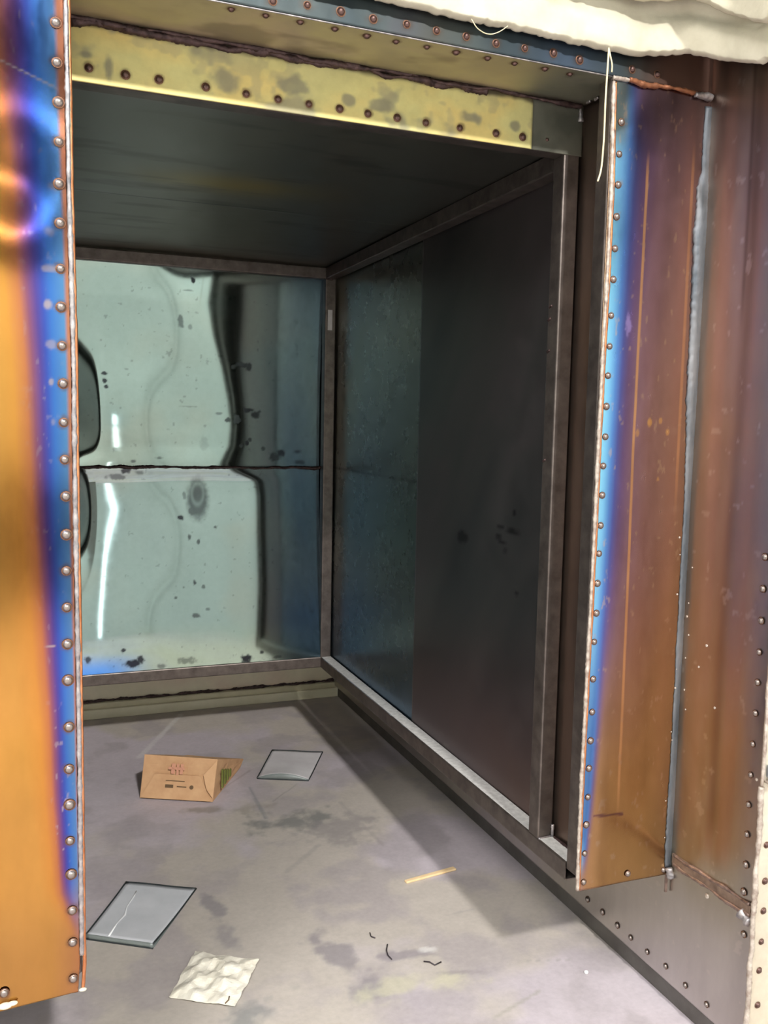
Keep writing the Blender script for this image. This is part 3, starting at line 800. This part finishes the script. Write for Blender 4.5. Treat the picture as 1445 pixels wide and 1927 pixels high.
for (a, b, s_) in ((10, 1893, 1.4), (24, 1888, 1.0), (156, 1862, 0.8)):
    p = on(a, b, 'y', YF-0.004)
    o = link('fibre_tuft', spat_me.copy(), None, left_panel); o.data.materials.clear(); o.data.materials.append(M['blanket'])
    o.location = p; o.scale = (1.6*s_, s_, 0.7*s_)

# --- right panel
vz = np.linspace(ZPB-0.004, ZS, 420); us = np.linspace(X+0.004, XS, 150)
A, B = np.meshgrid(us, vz, indexing='ij')
d = A-X
nn = fbm(A*10, B*2.0, 121, 3)
w = np.interp(vz, [0.35, 0.5, 0.75, 0.95, 1.3, 1.7, 2.0, 2.15, 2.3], [0.30, 0.42, 0.62, 0.72, 0.92, 1.05, 1.2, 1.25, 1.0])[None]
dn = d/w*(1+0.3*(nn-0.5))
c = ramp(dn, [(0.0, (190, 140, 104)), (0.010, (186, 150, 128)), (0.014, (122, 196, 232)), (0.032, (104, 176, 232)), (0.050, (74, 124, 206)), (0.066, (86, 88, 170)), (0.085, (122, 88, 146)), (0.115, (150, 110, 136)), (0.17, (156, 112, 116)), (0.30, (160, 116, 92))])
gold = ramp(d+0.05*(nn-0.5), [(0, (176, 122, 84)), (0.08, (186, 134, 74)), (0.2, (178, 130, 72)), (0.3, (160, 118, 78))])
g = (1-ss(0.5, 1.25, B+0.35*(nn-0.5)))*ss(0.045, 0.10, dn)
c = c*(1-g[..., None])+gold*g[..., None]
lowm = (1-ss(0.36, 0.46, B+0.05*(nn-0.5)))
c = c*(1-lowm[..., None]*0.9)+gold*lowm[..., None]*0.9
c = mixc(c, (96, 80, 92), ss(1.95, 2.25, B+0.15*(nn-0.5))*ss(0.05, 0.11, d)*0.6)  # darker top paints in the reflection of the dark upper hall
c = mixc(c, (120, 116, 116), ss(2.12, 2.2, B)*(1-ss(0.035, 0.06, d))*0.8)
x1 = 1.3535+0.0025*np.sin(B*3.0)
c = mixc(c, (226, 160, 100), (1-ss(0.0022, 0.0050, np.abs(A-x1+0.002*(fbm(B*9, A*0, 5, 2)-0.5))))*ss(0.5, 0.65, B)*(1-ss(2.08, 2.16, B))*0.85)
x2 = 1.483+0.0*B
c = mixc(c, (214, 150, 104), (1-ss(0.0018, 0.0060, np.abs(A-x2)))*ss(1.25, 1.45, B)*(1-ss(2.10, 2.2, B))*0.6)
c = mixc(c, (196, 156, 132), ss(0.72, 0.78, fbm(A*70, B*45, 127, 4))*0.4)
riv_r = [(1169, 230), (1165, 290), (1163, 348), (1160, 408), (1157, 468), (1154, 526), (1150, 594), (1147, 652), (1144, 707), (1141, 765), (1139, 822), (1135, 877), (1133, 932), (1130, 989), (1127, 1042), (1124, 1098), (1122, 1154), (1118, 1208), (1116, 1278), (1114, 1340), (1111, 1394), (1108, 1446), (1106, 1500), (1103, 1552), (1100, 1606), (1098, 1660), (1181, 1644), (1248, 1637)]
mk = [tuple(on(a, b, 'y', YF)[[0, 2]]) for a, b in riv_r]
c = halo(c, A, B, mk, 0.010, (128, 104, 88), 0.5)
for (a, b, ra, rb, k) in ((1223, 795, 5, 9, .9), (1243, 792, 4, 7, .7), (1256, 813, 4, 7, .7), (1238, 902, 3, 4, .6), (1200, 815, 4, 8, .6)):
    p = on(a, b, 'y', YF); r = np.hypot((A-p[0])*640/ra, (B-p[2])*780/rb)
    c = mixc(c, (222, 160, 84), (1-ss(0.6, 1.1, r))*k)
p1 = on(1182, 610, 'y', YF)
c = mixc(c, (170, 140, 226), (1-ss(0.3, 1.0, np.hypot((A-p1[0])/0.012, (B-p1[2])/0.03)+0.9*(fbm(A*120, B*120, 3, 3)-0.5)))*0.8)
pa = on(1118, 1536, 'y', YF); pb = on(1172, 1532, 'y', YF)
c = scratch(c, A, B, (pa[0], pa[2]), (pb[0], pb[2]), 0.004, (110, 60, 80), 0.8)
Yw = YF+0.0012*(fbm(A*6, B*3, 131, 2)-0.5)*ss(0.0, 0.05, d)+0.0010*np.sin(A*24)*ss(0.03, 0.1, d)
c = mixc(c, (52, 96, 176), (1-ss(0.7, 1.15, B))*(1-ss(0.040, 0.055, dn))*ss(0.008, 0.014, dn)*0.75*ss(0.42, 0.5, B))
c = desat(c, 0.20, 1.0)*np.array([1.05, 1.14, 1.10])
right_panel = grid('front_panel', np.stack([A, Yw, B], -1), M['sheet'], wall_front, c, 0.19+0.08*nn, 0.003, flip=False)
right_panel['label'] = 'narrow steel panel tinted blue, violet and brown beside the opening'
rivets(riv_r, 'y', YF, (0, -1, 0), RV, right_panel, 0.80, 0.001)
re = np.array([on(a, b, 'y', YF) for a, b in ((1152, 165), (1148, 345), (1141, 500), (1133, 640), (1125, 800), (1116, 1000), (1104, 1230), (1092, 1460), (1086, 1600), (1084, 1672))])[::-1]
zz = np.linspace(ZPB, ZS-0.01, 320)
xe = np.interp(zz, re[:, 2], re[:, 0])
pts = np.stack([xe+0.003, np.full(zz.shape, YF-0.001), zz], -1)
tube_pts('weld_bead', pts, 0.0046*(0.6+0.8*fbm(zz*35, zz*0, 14, 3)), M['weld_pale'], right_panel, 8, 0.4)
tube_pts('copper_edge', pts+np.array([0.006, 0.001, 0]), 0.0034*(0.8+0.5*fbm(zz*20, zz*0, 15, 3)), M['weld_copper'], right_panel, 8, 0.2)
# broad brushed seam between panel and casing
zz = np.linspace(0.37, 2.27, 260)
sw = np.interp(zz, [0.37, 0.42, 0.5, 1.0, 1.35, 1.5, 1.6, 1.95, 2.08, 2.12, 2.27], [0.010, 0.013, 0.011, 0.011, 0.012, 0.016, 0.020, 0.022, 0.020, 0.012, 0.011])*(0.85+0.3*fbm(zz*16, zz*0, 16, 3))
pts = np.stack([np.full(zz.shape, XS-0.004)-sw*0.25, np.full(zz.shape, YF-0.002), zz], -1)
tube_pts('seam_bead', pts, sw, M['weld_blue'], right_panel, 10, 0.25, (1.0, 0.35))
weld('weld_blob', (XS-0.008, YF-0.004, 0.372), (XS-0.002, YF-0.008, 0.345), 0.012, M['weld_grey'], right_panel, 0.003, 0.5, 0.8, 51)
box('drip_tab', (XS-0.012, YF-0.003, 0.300), (XS-0.006, YF+0.002, 0.352), M['weld_brown'], right_panel)
for k in range(26):
    z = 0.45+rnd.random()*1.6
    o = link('spatter', spat_me, None, right_panel)
    o.location = (XS-0.006+rnd.uniform(-0.022, 0.012), YF-0.003, z); s = rnd.uniform(0.25, 0.55); o.scale = (s, s*0.7, s)

# --- header: vertical front face, soffit, yellow plate
ux = np.linspace(-1.0, XS, 220); vz = np.linspace(ZS, 2.60, 40)
A, B = np.meshgrid(ux, vz, indexing='ij')
n = fbm(A*5, B*6, 141, 4)
c = ramp(n, [(0.3, (78, 88, 92)), (0.5, (94, 102, 102)), (0.7, (100, 100, 94))])
c = mixc(c, (88, 104, 128), np.exp(-((A-1.13)/0.10)**2)*0.7)
c = mixc(c, (128, 94, 80), ss(1.26, 1.40, A+0.05*(n-0.5))*0.85)
c = mixc(c, (96, 98, 104), np.exp(-((A-0.72)/0.05)**2)*ss(0.4, 0.6, n)*0.8)
riv_h = [(513, 2), (578, 10), (641, 22), (702, 36), (765, 46), (821, 58), (877, 69), (933, 82), (987, 91), (1041, 100), (1090, 113), (1189, 131), (1236, 140)]
mk = [tuple(on(a, b, 'y', YF)[[0, 2]]) for a, b in riv_h]
c = halo(c, A, B, mk, 0.013, (92, 76, 62), 0.6)
c = c*0.6
header = grid('header_face', np.stack([A, np.full(A.shape, YF), B], -1), M['sheet'], wall_front, c, 0.50+0.1*n, 0.003, flip=False)
rivets(riv_h, 'y', YF, (0, -1, 0), RV2, header, 1.0)
us = np.linspace(LX-0.01, X+T, 200); vy = np.linspace(YF, YP, 50)
A, B = np.meshgrid(us, vy, indexing='ij')
n = fbm(A*4, B*7, 151, 4)
c = ramp(n, [(0.3, (150, 140, 108)), (0.5, (164, 154, 116)), (0.7, (164, 148, 124))])
c = mixc(c, (100, 90, 70), ss(0.55, 0.72, fbm(A*7, B*12, 153, 4))*0.6)
c = mixc(c, (98, 102, 92), ss(1.02, 1.16, A)*0.8)
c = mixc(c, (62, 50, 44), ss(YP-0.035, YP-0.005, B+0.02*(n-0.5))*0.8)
riv_s = [(435, 17), (500, 29), (565, 41), (630, 54), (690, 67), (745, 78), (803, 88), (858, 98), (917, 109), (968, 119), (1025, 129), (1072, 139)]
mk = [tuple(on(a, b, 'z', ZS)[[0, 1]]) for a, b in riv_s]
c = halo(c, A, B, mk, 0.013, (84, 68, 54), 0.6)
soffit = grid('soffit', np.stack([A, B, np.full(A.shape, ZS)], -1), M['plate'], wall_front, c, np.full(A.shape, 0.42), 0.003, flip=True)
rivets(riv_s, 'z', ZS, (0, 0, -1), RV2, soffit, 0.95)
tube_pts('bright_edge', np.stack([np.linspace(LX, X, 60), np.full(60, YF-0.0005), np.full(60, ZS)], -1), 0.0016, M['weld_grey'], soffit, 6)
us = np.linspace(LX-0.005, X+T, 300); vz = np.linspace(ZH, ZS, 60)
A, B = np.meshgrid(us, vz, indexing='ij')
n = fbm(A*6, B*9, 161, 4)
c = ramp(n, [(0.3, (206, 198, 138)), (0.5, (214, 204, 138)), (0.7, (222, 200, 128))])
sm = ss(0.56, 0.66, fbm(A*9+3, B*11, 163, 4))
c = mixc(c, (146, 142, 120), sm*0.75)
c = mixc(c, (176, 166, 126), ss(0.6, 0.7, fbm(A*26, B*26, 165, 3))*0.5)
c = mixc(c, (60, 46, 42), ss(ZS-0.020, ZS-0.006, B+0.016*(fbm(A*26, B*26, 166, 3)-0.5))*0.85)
riv_y = [(167, 128), (236, 141), (299, 150), (387, 164), (463, 177), (523, 187), (581, 196), (639, 205), (692, 214), (747, 222), (801, 231), (865, 241), (933, 251), (983, 258)]
mk = [tuple(on(a, b, 'y', YP)[[0, 2]]) for a, b in riv_y]
c = halo(c, A, B, mk, 0.0125, (96, 72, 48), 0.7)
for (a, b, ra, rb) in ((160, 105, 16, 9), (205, 130, 9, 28), (425, 150, 30, 22), (550, 160, 32, 20), (655, 190, 16, 14), (715, 200, 22, 16), (880, 222, 28, 14), (968, 238, 13, 13)):
    p = on(a, b, 'y', YP); r = np.hypot((A-p[0])*800/ra, (B-p[2])*860/rb)+0.9*(fbm(A*40, B*40, a, 3)-0.5)
    c = mixc(c, (138, 134, 112), (1-ss(0.5, 1.1, r))*0.8)
bare = ss(1.146, 1.149, A)
c = c*(1-bare[..., None])+ramp(fbm(A*12, B*12, 167, 4), [(0.3, (84, 84, 74)), (0.7, (112, 110, 98))])*bare[..., None]
c = c*0.88
plate = grid('header_plate', np.stack([A, np.full(A.shape, YP-0.001)-0.003*(1-bare), B], -1), M['plate'], wall_front, c, np.full(A.shape, 0.5), 0.003, flip=False)
plate['label'] = 'yellow coated plate above the opening with a row of burnt rivets'
rivets(riv_y, 'y', YP-0.004, (0, -1, 0), RV2, plate, 0.95)
rivets([(1029, 263)], 'y', YP, (0, -1, 0), RV2, plate, 0.6)
a = on(140, 45, 'y', YP-0.003); b = on(1090, 197, 'y', YP-0.003)
weld('weld_bead', (a[0]-0.01, YP-0.007, ZS-0.008), (1.02, YP-0.007, ZS-0.006), 0.0068, M['weld_dark'], plate, 0.004, 0.7, 1.2, 61)
weld('weld_bead', (a[0]-0.01, YP-0.014, ZS-0.003), (X+0.04, YP-0.010, ZS-0.003), 0.0050, M['weld_dark'], plate, 0.004, 0.7, 0.9, 62)
for s in range(5):
    weld('weld_tack', (X+0.042, YP-0.03-0.03*s, ZS-0.002), (X+0.042, YP-0.045-0.03*s, ZS-0.002), 0.0045, M['weld_grey'], plate, 0.003, 0.5, 0.9, 70+s)
weld('weld_tack', (X+0.040, YP-0.006, ZS-0.01), (X+0.040, YP-0.006, ZS-0.04), 0.005, M['weld_grey'], plate, 0.003, 0.5, 0.9, 78)
# weld along the top of the right panel
weld('weld_bead', (X+0.0, YF-0.004, ZS-0.002), (X+0.045, YF-0.004, ZS-0.002), 0.0045, M['weld_pale'], header, 0.003, 0.4, 0.9, 81)
weld('weld_bead', (X+0.045, YF-0.004, ZS-0.003), (XS-0.045, YF-0.004, ZS-0.003), 0.0060, plain('rust_weld', (112, 70, 48), (160, 104, 72), 0.5, 0.5, 60, 0.3, 120), header, 0.004, 0.6, 0.8, 82)
weld('weld_bead', (XS-0.05, YF-0.006, ZS-0.005), (XS-0.006, YF-0.006, ZS-0.006), 0.0090, M['weld_grey'], header, 0.003, 0.5, 0.9, 83)

# rivets of the casing
riv_c = [(1440, 1048), (1436, 1108), (1433, 1168), (1429, 1227), (1426, 1284), (1422, 1342), (1417, 1400), (1413, 1458), (1409, 1514), (1406, 1570), (1404, 1627), (1400, 1678), (1400, 1758)]
riv_b = [(1106, 1692), (1134, 1716), (1162, 1741), (1187, 1764), (1218, 1791), (1253, 1818), (1290, 1854), (1330, 1890)]
rivets(riv_c+riv_b, 'x', XS, (-1, 0, 0), RV, casing, 0.82, 0.002)
riv_k = [(1442, 1590), (1439, 1658), (1436, 1714), (1432, 1772), (1428, 1826), (1425, 1891)]
rivets(riv_k, 'y', 1.512, (0, -1, 0), RV2, cream, 0.85)

# =================================================================== INSULATION BLANKET
def blanket(name, label, path, lower, ztop, thick, seed, step=0.012):
    """path: plan polyline (x, y); lower: list of (arc length, z)"""
    path = np.array(path, float)
    seg = np.linalg.norm(np.diff(path, axis=0), axis=1); s_ = np.concatenate([[0], np.cumsum(seg)])
    S = np.arange(0, s_[-1], step*0.6)
    px_ = np.interp(S, s_, path[:, 0]); py_ = np.interp(S, s_, path[:, 1])
    ker = np.hanning(13); ker /= ker.sum()
    px_ = np.convolve(np.pad(px_, 6, 'edge'), ker, 'valid'); py_ = np.convolve(np.pad(py_, 6, 'edge'), ker, 'valid')
    tx = np.gradient(px_); ty = np.gradient(py_); L = np.hypot(tx, ty); nx, ny = ty/L, -tx/L   # toward the viewer
    zl = np.interp(S, [q[0] for q in lower], [q[1] for q in lower])
    zl = zl+0.006*(fbm(S*30, S*0, seed, 4)-0.5)+0.004*(vnoise(S*110, S*0, seed+3)-0.5)
    nt_ = 34
    # cross-section: back bottom -> rounded lip -> front face -> top
    prof = []
    for k in range(7):
        a = -math.pi/2*(1-k/6.0)
        prof.append((thick*(0.15+0.85*max(0, math.sin(a+math.pi/2))), None, math.cos(a+math.pi/2)))
    rows = []
    for (off, _, dn_) in prof:
        rows.append(np.stack([px_+nx*off, py_+ny*off, zl+0.006*(1-dn_)], -1))
    up = np.linspace(0.03, 1, nt_)
    for t in up:
        z = zl+0.007+(ztop-zl-0.007)*t
        bulge = thick+0.010*(fbm(S*7, z*9, seed+2, 4)-0.5)+0.010*np.exp(-((z-zl-0.05)/0.03)**2)*(fbm(S*5, S*0, seed+5, 2))-0.010*np.exp(-((z-zl-0.085)/0.012)**2)*ss(0.4, 0.6, fbm(S*3, S*0, seed+8, 2))
        rows.append(np.stack([px_+nx*bulge, py_+ny*bulge, z], -1))
    # lies back over the roof
    for q in (0.03, 0.12, 0.30):
        rows.append(np.stack([px_-nx*q, py_-ny*q, np.full(S.shape, ztop+0.012)], -1))
    P = np.stack(rows, 0)
    o = grid(name, P, M['blanket'], None, None, None, 0.008, flip=True)
    return o
lw = []
path = [(0.45, YF-0.012), (1.30, YF-0.012), (1.40, YF-0.05), (1.465, YF-0.13), (1.495, 1.40)]
def arc_of(x):   # arc length along the straight part
    return x-0.45
for (a, b) in ((700, -8), (742, 2), (800, 15), (880, 36), (960, 50), (1050, 71), (1145, 92), (1235, 106), (1290, 114)):
    p = on(a, b, 'y', YF-0.03); lw.append((arc_of(p[0]), p[2]))
plen = np.concatenate([[0], np.cumsum(np.linalg.norm(np.diff(np.array(path), axis=0), axis=1))])
for (a, b) in ((1345, 120), (1400, 119), (1445, 123)):
    p = on(a, b, 'x', 1.48); yy = p[1]
    lw.append((plen[3]+(path[3][1]-yy), p[2]))
blk = blanket('insulation_blanket', '', path, lw, 2.62, 0.024, 201)
tag(blk, 'thick cream ceramic fibre blanket draped over the top of the front wall', 'insulation')
path2 = [(1.00, YF-0.05), (1.24, YF-0.055), (1.35, YF-0.10), (1.42, YF-0.18), (1.455, 1.36)]
pl2 = np.concatenate([[0], np.cumsum(np.linalg.norm(np.diff(np.array(path2), axis=0), axis=1))])
lw2 = []
for (a, b) in ((1180, -14), (1215, 0), (1290, 12)):
    p = on(a, b, 'y', YF-0.08); lw2.append((p[0]-1.00, p[2]))
for (a, b) in ((1400, 34), (1445, 46)):
    p = on(a, b, 'x', 1.43); lw2.append((pl2[3]+(path2[3][1]-p[1]), p[2]))
blk2 = blanket('upper_layer', '', path2, lw2, 2.66, 0.024, 231)
blk2.parent = blk
yt = YF-0.052
def strand(pxs, r):
    P = np.array([on(a, b, 'y', yt) for a, b in pxs])
    t = np.linspace(0, len(P)-1, 10*len(P)); i = np.arange(len(P))
    Q = np.stack([np.interp(t, i, P[:, k]) for k in range(3)], -1)
    ker = np.ones(9)/9
    Q = np.stack([np.convolve(np.pad(Q[:, k], 4, 'edge'), ker, 'valid') for k in range(3)], -1)
    o = tube_pts('loose_thread', Q, r, M['thread'], blk, 6)
    return o
strand([(1146, 88), (1143, 130), (1139, 190), (1137, 250), (1133, 305), (1130, 325), (1124, 343)], 0.0022)
strand([(1145, 88), (1149, 108), (1152, 122), (1151, 137)], 0.0018)
strand([(886, 34), (897, 53), (912, 63), (925, 65), (940, 60), (957, 48)], 0.0010)

# =================================================================== THINGS ON THE FLOOR
# paper bag lying on its side, base toward the viewer
BL = on(263, 1502, 'z', 0.0); BR = on(400, 1510, 'z', 0.0)
ax = (BR-BL); wid = np.linalg.norm(ax[:2]); ang = math.atan2(ax[1], ax[0])
bag = empty('paper_bag', (BL[0], BL[1], 0.0), ang)
tag(bag, 'brown kraft paper bag lying on its side with its base toward the viewer', 'bag')
Hh = 0.165
def quad_strip(rows, name, mat, parent, thick=0.0012):
    return grid(name, np.array(rows, float), mat, parent, None, None, thick, smooth=False)
# local axes: x along base, y into the scene, z up
def lerp(a, b, t): return [a[k]+(b[k]-a[k])*t for k in range(3)]
def patch(c00, c10, c11, c01, nu=12, nv=10, bump=None):
    rows = []
    for i in range(nu):
        r_ = []
        for j in range(nv):
            u = i/(nu-1); v = j/(nv-1)
            p = lerp(lerp(c00, c10, u), lerp(c01, c11, u), v)
            if bump: p = bump(u, v, p)
            r_.append(p)
        rows.append(r_)
    return rows
w_ = wid
def crink(amp, axis, seed):
    def f(u, v, p):
        e = min(u, 1-u, v, 1-v)*4
        p[axis] += amp*(float(fbm(np.array(u*5.0), np.array(v*5.0), seed, 3))-0.5)*min(1, e)
        return p
    return f
quad_strip(patch([0, 0, 0.002], [w_, 0, 0.002], [w_+0.012, 0.03, Hh], [0.010, 0.03, Hh+0.004], 14, 10, crink(0.012, 1, 3)), 'bag_base', M['kraft'], bag)
quad_strip(patch([w_, 0.0, 0.002], [w_+0.02, 0.36, 0.002], [w_+0.03, 0.38, 0.035], [w_+0.012, 0.03, Hh], 14, 8, crink(0.02, 0, 5)), 'bag_side', M['kraft'], bag)
quad_strip(patch([-0.004, 0.36, 0.002], [0, 0.0, 0.002], [0.010, 0.03, Hh+0.004], [0.0, 0.38, 0.035], 14, 8, crink(0.015, 0, 7)), 'bag_side', M['kraft'], bag)
quad_strip(patch([0.010, 0.03, Hh+0.004], [w_+0.012, 0.03, Hh], [w_+0.03, 0.38, 0.035], [0.0, 0.38, 0.035], 14, 14, crink(0.02, 2, 9)), 'bag_front', M['kraft'], bag)
quad_strip(patch([0, 0.36, 0.0025], [w_+0.02, 0.36, 0.0025], [w_, 0.002, 0.0025], [0, 0.002, 0.0025], 6, 6), 'bag_back', M['kraft'], bag)
# folded flaps of the base
def base_pt(u, v, off=0.003):
    p = lerp(lerp([0, 0, 0.002], [w_, 0, 0.002], u), lerp([0.010, 0.03, Hh+0.004], [w_+0.012, 0.03, Hh], u), v)
    p[1] -= off
    return p
def flat_poly(name, uv, off, mat, parent):
    bm = bmesh.new()
    vsx = [bm.verts.new(base_pt(u, v, off)) for u, v in uv]
    f = bm.faces.new(vsx)
    r = bmesh.ops.extrude_face_region(bm, geom=[f])
    for v in r['geom']:
        if isinstance(v, bmesh.types.BMVert): v.co.y += 0.0006
    bmesh.ops.recalc_face_normals(bm, faces=bm.faces)
    return bm_obj(name, bm, mat, parent)
flat_poly('base_flap', [(0.02, 0.03), (0.98, 0.03), (0.80, 0.60), (0.18, 0.60)], 0.010, M['kraft'], bag)
flat_poly('base_flap', [(0.84, 0.62), (1.0, 0.98), (1.0, 0.10), (0.90, 0.30)], 0.008, plain('kraft_flap', (204, 160, 118), (216, 174, 132), 0.8, 0, 14), bag)
for (u0, u1, v0, v1, mt) in ((0.34, 0.60, 0.455, 0.47, 'ink'), (0.34, 0.45, 0.30, 0.37, 'ink'), (0.50, 0.63, 0.325, 0.345, 'ink'), (0.40, 0.45, 0.62, 0.86, 'ink_pink'), (0.47, 0.50, 0.60, 0.86, 'ink_pink'), (0.52, 0.56, 0.62, 0.86, 'ink_pink'), (0.36, 0.58, 0.72, 0.78, 'ink_pink')):
    flat_poly('printed_mark', [(u0, v0), (u1, v0), (u1, v1), (u0, v1)], 0.0125, M[mt], bag)
flat_poly('printed_mark', [(0.70+0.028*math.cos(t*math.pi/5), 0.335+0.05*math.sin(t*math.pi/5)) for t in range(10)], 0.0125, M['ink'], bag)
for k in range(4):
    y0 = 0.07+k*0.04
    z = 0.03+0.018*k
    bm = bmesh.new(); add_box(bm, (w_+0.016, y0, 0.030), (w_+0.022, y0+0.014, 0.105-0.015*k))
    bm_obj('printed_mark', bm, M['ink_green'], bag)

def pouch(name, label, px4, hgt, bow, mat, cross):
    q = [on(a, b, 'z', 0.0) for a, b in px4]          # near-left, near-right, far-right, far-left
    o = q[0]
    root = empty(name, (o[0], o[1], 0.0))
    tag(root, label, 'pouch')
    L = [p-o for p in q]
    def at(u, v):
        return (1-u)*(1-v)*L[0]+u*(1-v)*L[1]+u*v*L[2]+(1-u)*v*L[3]
    n = 18
    top = np.zeros((n, n, 3)); bot = np.zeros((n, n, 3))
    for i in range(n):
        for j in range(n):
            u = i/(n-1); v = j/(n-1)
            p = at(u, v)
            near = (1-v)**2
            z = max(0.0045, hgt*(0.25+0.75*near))+bow*math.sin(math.pi*u)*near+0.0006*math.sin(9*u+5*v)
            top[i, j] = (p[0], p[1], z)
            bot[i, j] = (p[0], p[1], 0.0004)
    grid('top_film', top, mat, root, None, None, 0.0008)
    grid('bottom_film', bot, M['pouch_side'], root, None, None, 0.0008, flip=True)
    wallm = np.stack([top[:, 0]-np.array([0, 0.0, 0.0005]), bot[:, 0]], 1)
    grid('near_side', wallm, M['pouch_side'], root, None, None, 0.0008)
    ring = [top[0, ::-1], top[:, 0], top[-1, :], top[::-1, -1]]
    for k, rg in enumerate(ring):
        tube_pts('seal_edge', rg, 0.0028 if k != 1 else 0.0012, M['pouch_edge'] if k != 1 else M['pouch_side'], root, 6)
    tube_pts('seal_edge', bot[:, 0]+np.array([0, 0, 0.002]), 0.0028, M['pouch_edge'], root, 6)
    if cross:
        C = []
        for (u, v) in cross:
            p = at(u, v); near = (1-v)**2
            C.append((p[0], p[1], hgt*(0.25+0.75*near)+bow*math.sin(math.pi*u)*near+0.001))
        tube_pts('crease', np.array(C), [0.0035, 0.002, 0.0035, 0.002, 0.003, 0.0015, 0.001][:len(C)], M['crease'], root, 6, 0.2, (1.0, 0.4))  # white line paints the highlight along the fold
    return root
pouch('flat_pouch', 'flat grey plastic pouch with black edges and a painted highlight on its crease', ((162, 1768), (288, 1786), (369, 1675), (237, 1662)), 0.016, 0.0, M['pouch'],
      [(0.33, 0.02), (0.30, 0.25), (0.32, 0.40), (0.26, 0.55), (0.25, 0.75), (0.23, 0.85)])
pouch('flat_pouch', 'pale flat plastic pouch with dark edges and a bowed mouth beside the bag', ((484, 1466), (581, 1470), (607, 1417), (512, 1413)), 0.006, 0.022, M['pouch_pale'], None)

# crumpled torn paper
C4 = [on(a, b, 'z', 0.0) for a, b in ((316, 1880), (443, 1898), (487, 1810), (368, 1793))]
root = empty('torn_paper', (C4[0][0], C4[0][1], 0.0)); tag(root, 'crumpled torn off-white paper lying on the concrete', 'paper')
n = 34
Pp = np.zeros((n, n, 3))
for i in range(n):
    for j in range(n):
        u = i/(n-1); v = j/(n-1)
        eu = 0.035*(float(fbm(np.array(v*9.0), np.array(0.0), 3, 3))-0.5); ev = 0.05*(float(fbm(np.array(u*9.0), np.array(4.0), 5, 3))-0.5)
        uu = u+eu*(1 if u > 0.5 else -1)*abs(2*u-1); vv = v+ev*abs(2*v-1)
        p = (1-uu)*(1-vv)*C4[0]+uu*(1-vv)*C4[1]+uu*vv*C4[2]+(1-uu)*vv*C4[3]
        z = 0.0
        for (ca, sa, fr, ph, am) in ((0.94, 0.34, 2.3, 0.1, 0.010), (0.2, 0.98, 2.9, 0.4, 0.009), (-0.7, 0.71, 3.7, 0.7, 0.007), (0.6, 0.8, 5.3, 0.2, 0.004), (0.98, -0.2, 7.1, 0.5, 0.003)):
            q_ = (u*ca+v*sa)*fr+ph+0.25*float(fbm(np.array(u*3.0), np.array(v*3.0), 8, 2))
            z += am*abs(((q_ % 1.0)-0.5)*2)
        z = 0.001+z*0.85*(0.35+0.65*min(1, 5*min(u, 1-u, v, 1-v)))
        Pp[i, j] = (p[0]-C4[0][0], p[1]-C4[0][1], max(0.0012, z))
grid('paper_sheet', Pp, M['paper'], root, None, None, 0.0008, smooth=False)
pm = on(430, 1882, 'z', 0.012)-C4[0]
tube_pts('dark_mark', np.array([(pm[0]-0.010, pm[1]-0.008, 0.011), (pm[0], pm[1], 0.0125), (pm[0]+0.005, pm[1]+0.014, 0.0125)]), 0.0016, M['ink'], root, 6)

# wooden stick
a = on(763, 1660, 'z', 0.003); b = on(855, 1634, 'z', 0.003)
L = float(np.linalg.norm((b-a)[:2]))
bm = bmesh.new(); add_box(bm, (0, -0.0085, 0.0005), (L, 0.0085, 0.0075), 0.002)
for v in bm.verts:
    t = v.co.x/L
    v.co.y += 0.002*math.sin(t*5)-0.0; v.co.y *= (0.9+0.25*t)
st = bm_obj('wooden_stick', bm, M['wood'])
st.location = (a[0], a[1], 0.0); st.rotation_euler = (0, 0, math.atan2(b[1]-a[1], b[0]-a[0]))
tag(st, 'short pale wooden stick lying at the shadow edge', 'stick')

# scraps
def scrap(pxs, r, label):
    P = np.array([on(a, b, 'z', 0.004) for a, b in pxs])
    o0 = P[0].copy(); o0[2] = 0
    o = tube_pts('wire_scrap', P-o0, r, M['wire'], None, 6)
    o.location = o0
    tag(o, label, 'scrap', 'metal scraps on the floor')
scrap([(729, 1777), (727, 1788), (730, 1798), (737, 1805)], 0.0018, 'thin curved dark wire scrap, left one of the facing pair')
scrap([(797, 1809), (808, 1810), (818, 1816), (830, 1810)], 0.0018, 'thin bent dark wire scrap, right one of the facing pair')
scrap([(696, 1755), (698, 1762), (706, 1765)], 0.0016, 'tiny dark hooked scrap above the curved wire')
p = on(1103, 1832, 'z', 0.0)
bm = bmesh.new(); bmesh.ops.create_icosphere(bm, subdivisions=2, radius=0.006)
for v in bm.verts: v.co.z = max(-0.004, v.co.z*0.8)+0.004
o = bm_obj('white_crumb', bm, M['crumb']); o.location = (p[0], p[1], 0.0)
tag(o, 'tiny white crumb on bare concrete near the casing base', 'crumb')
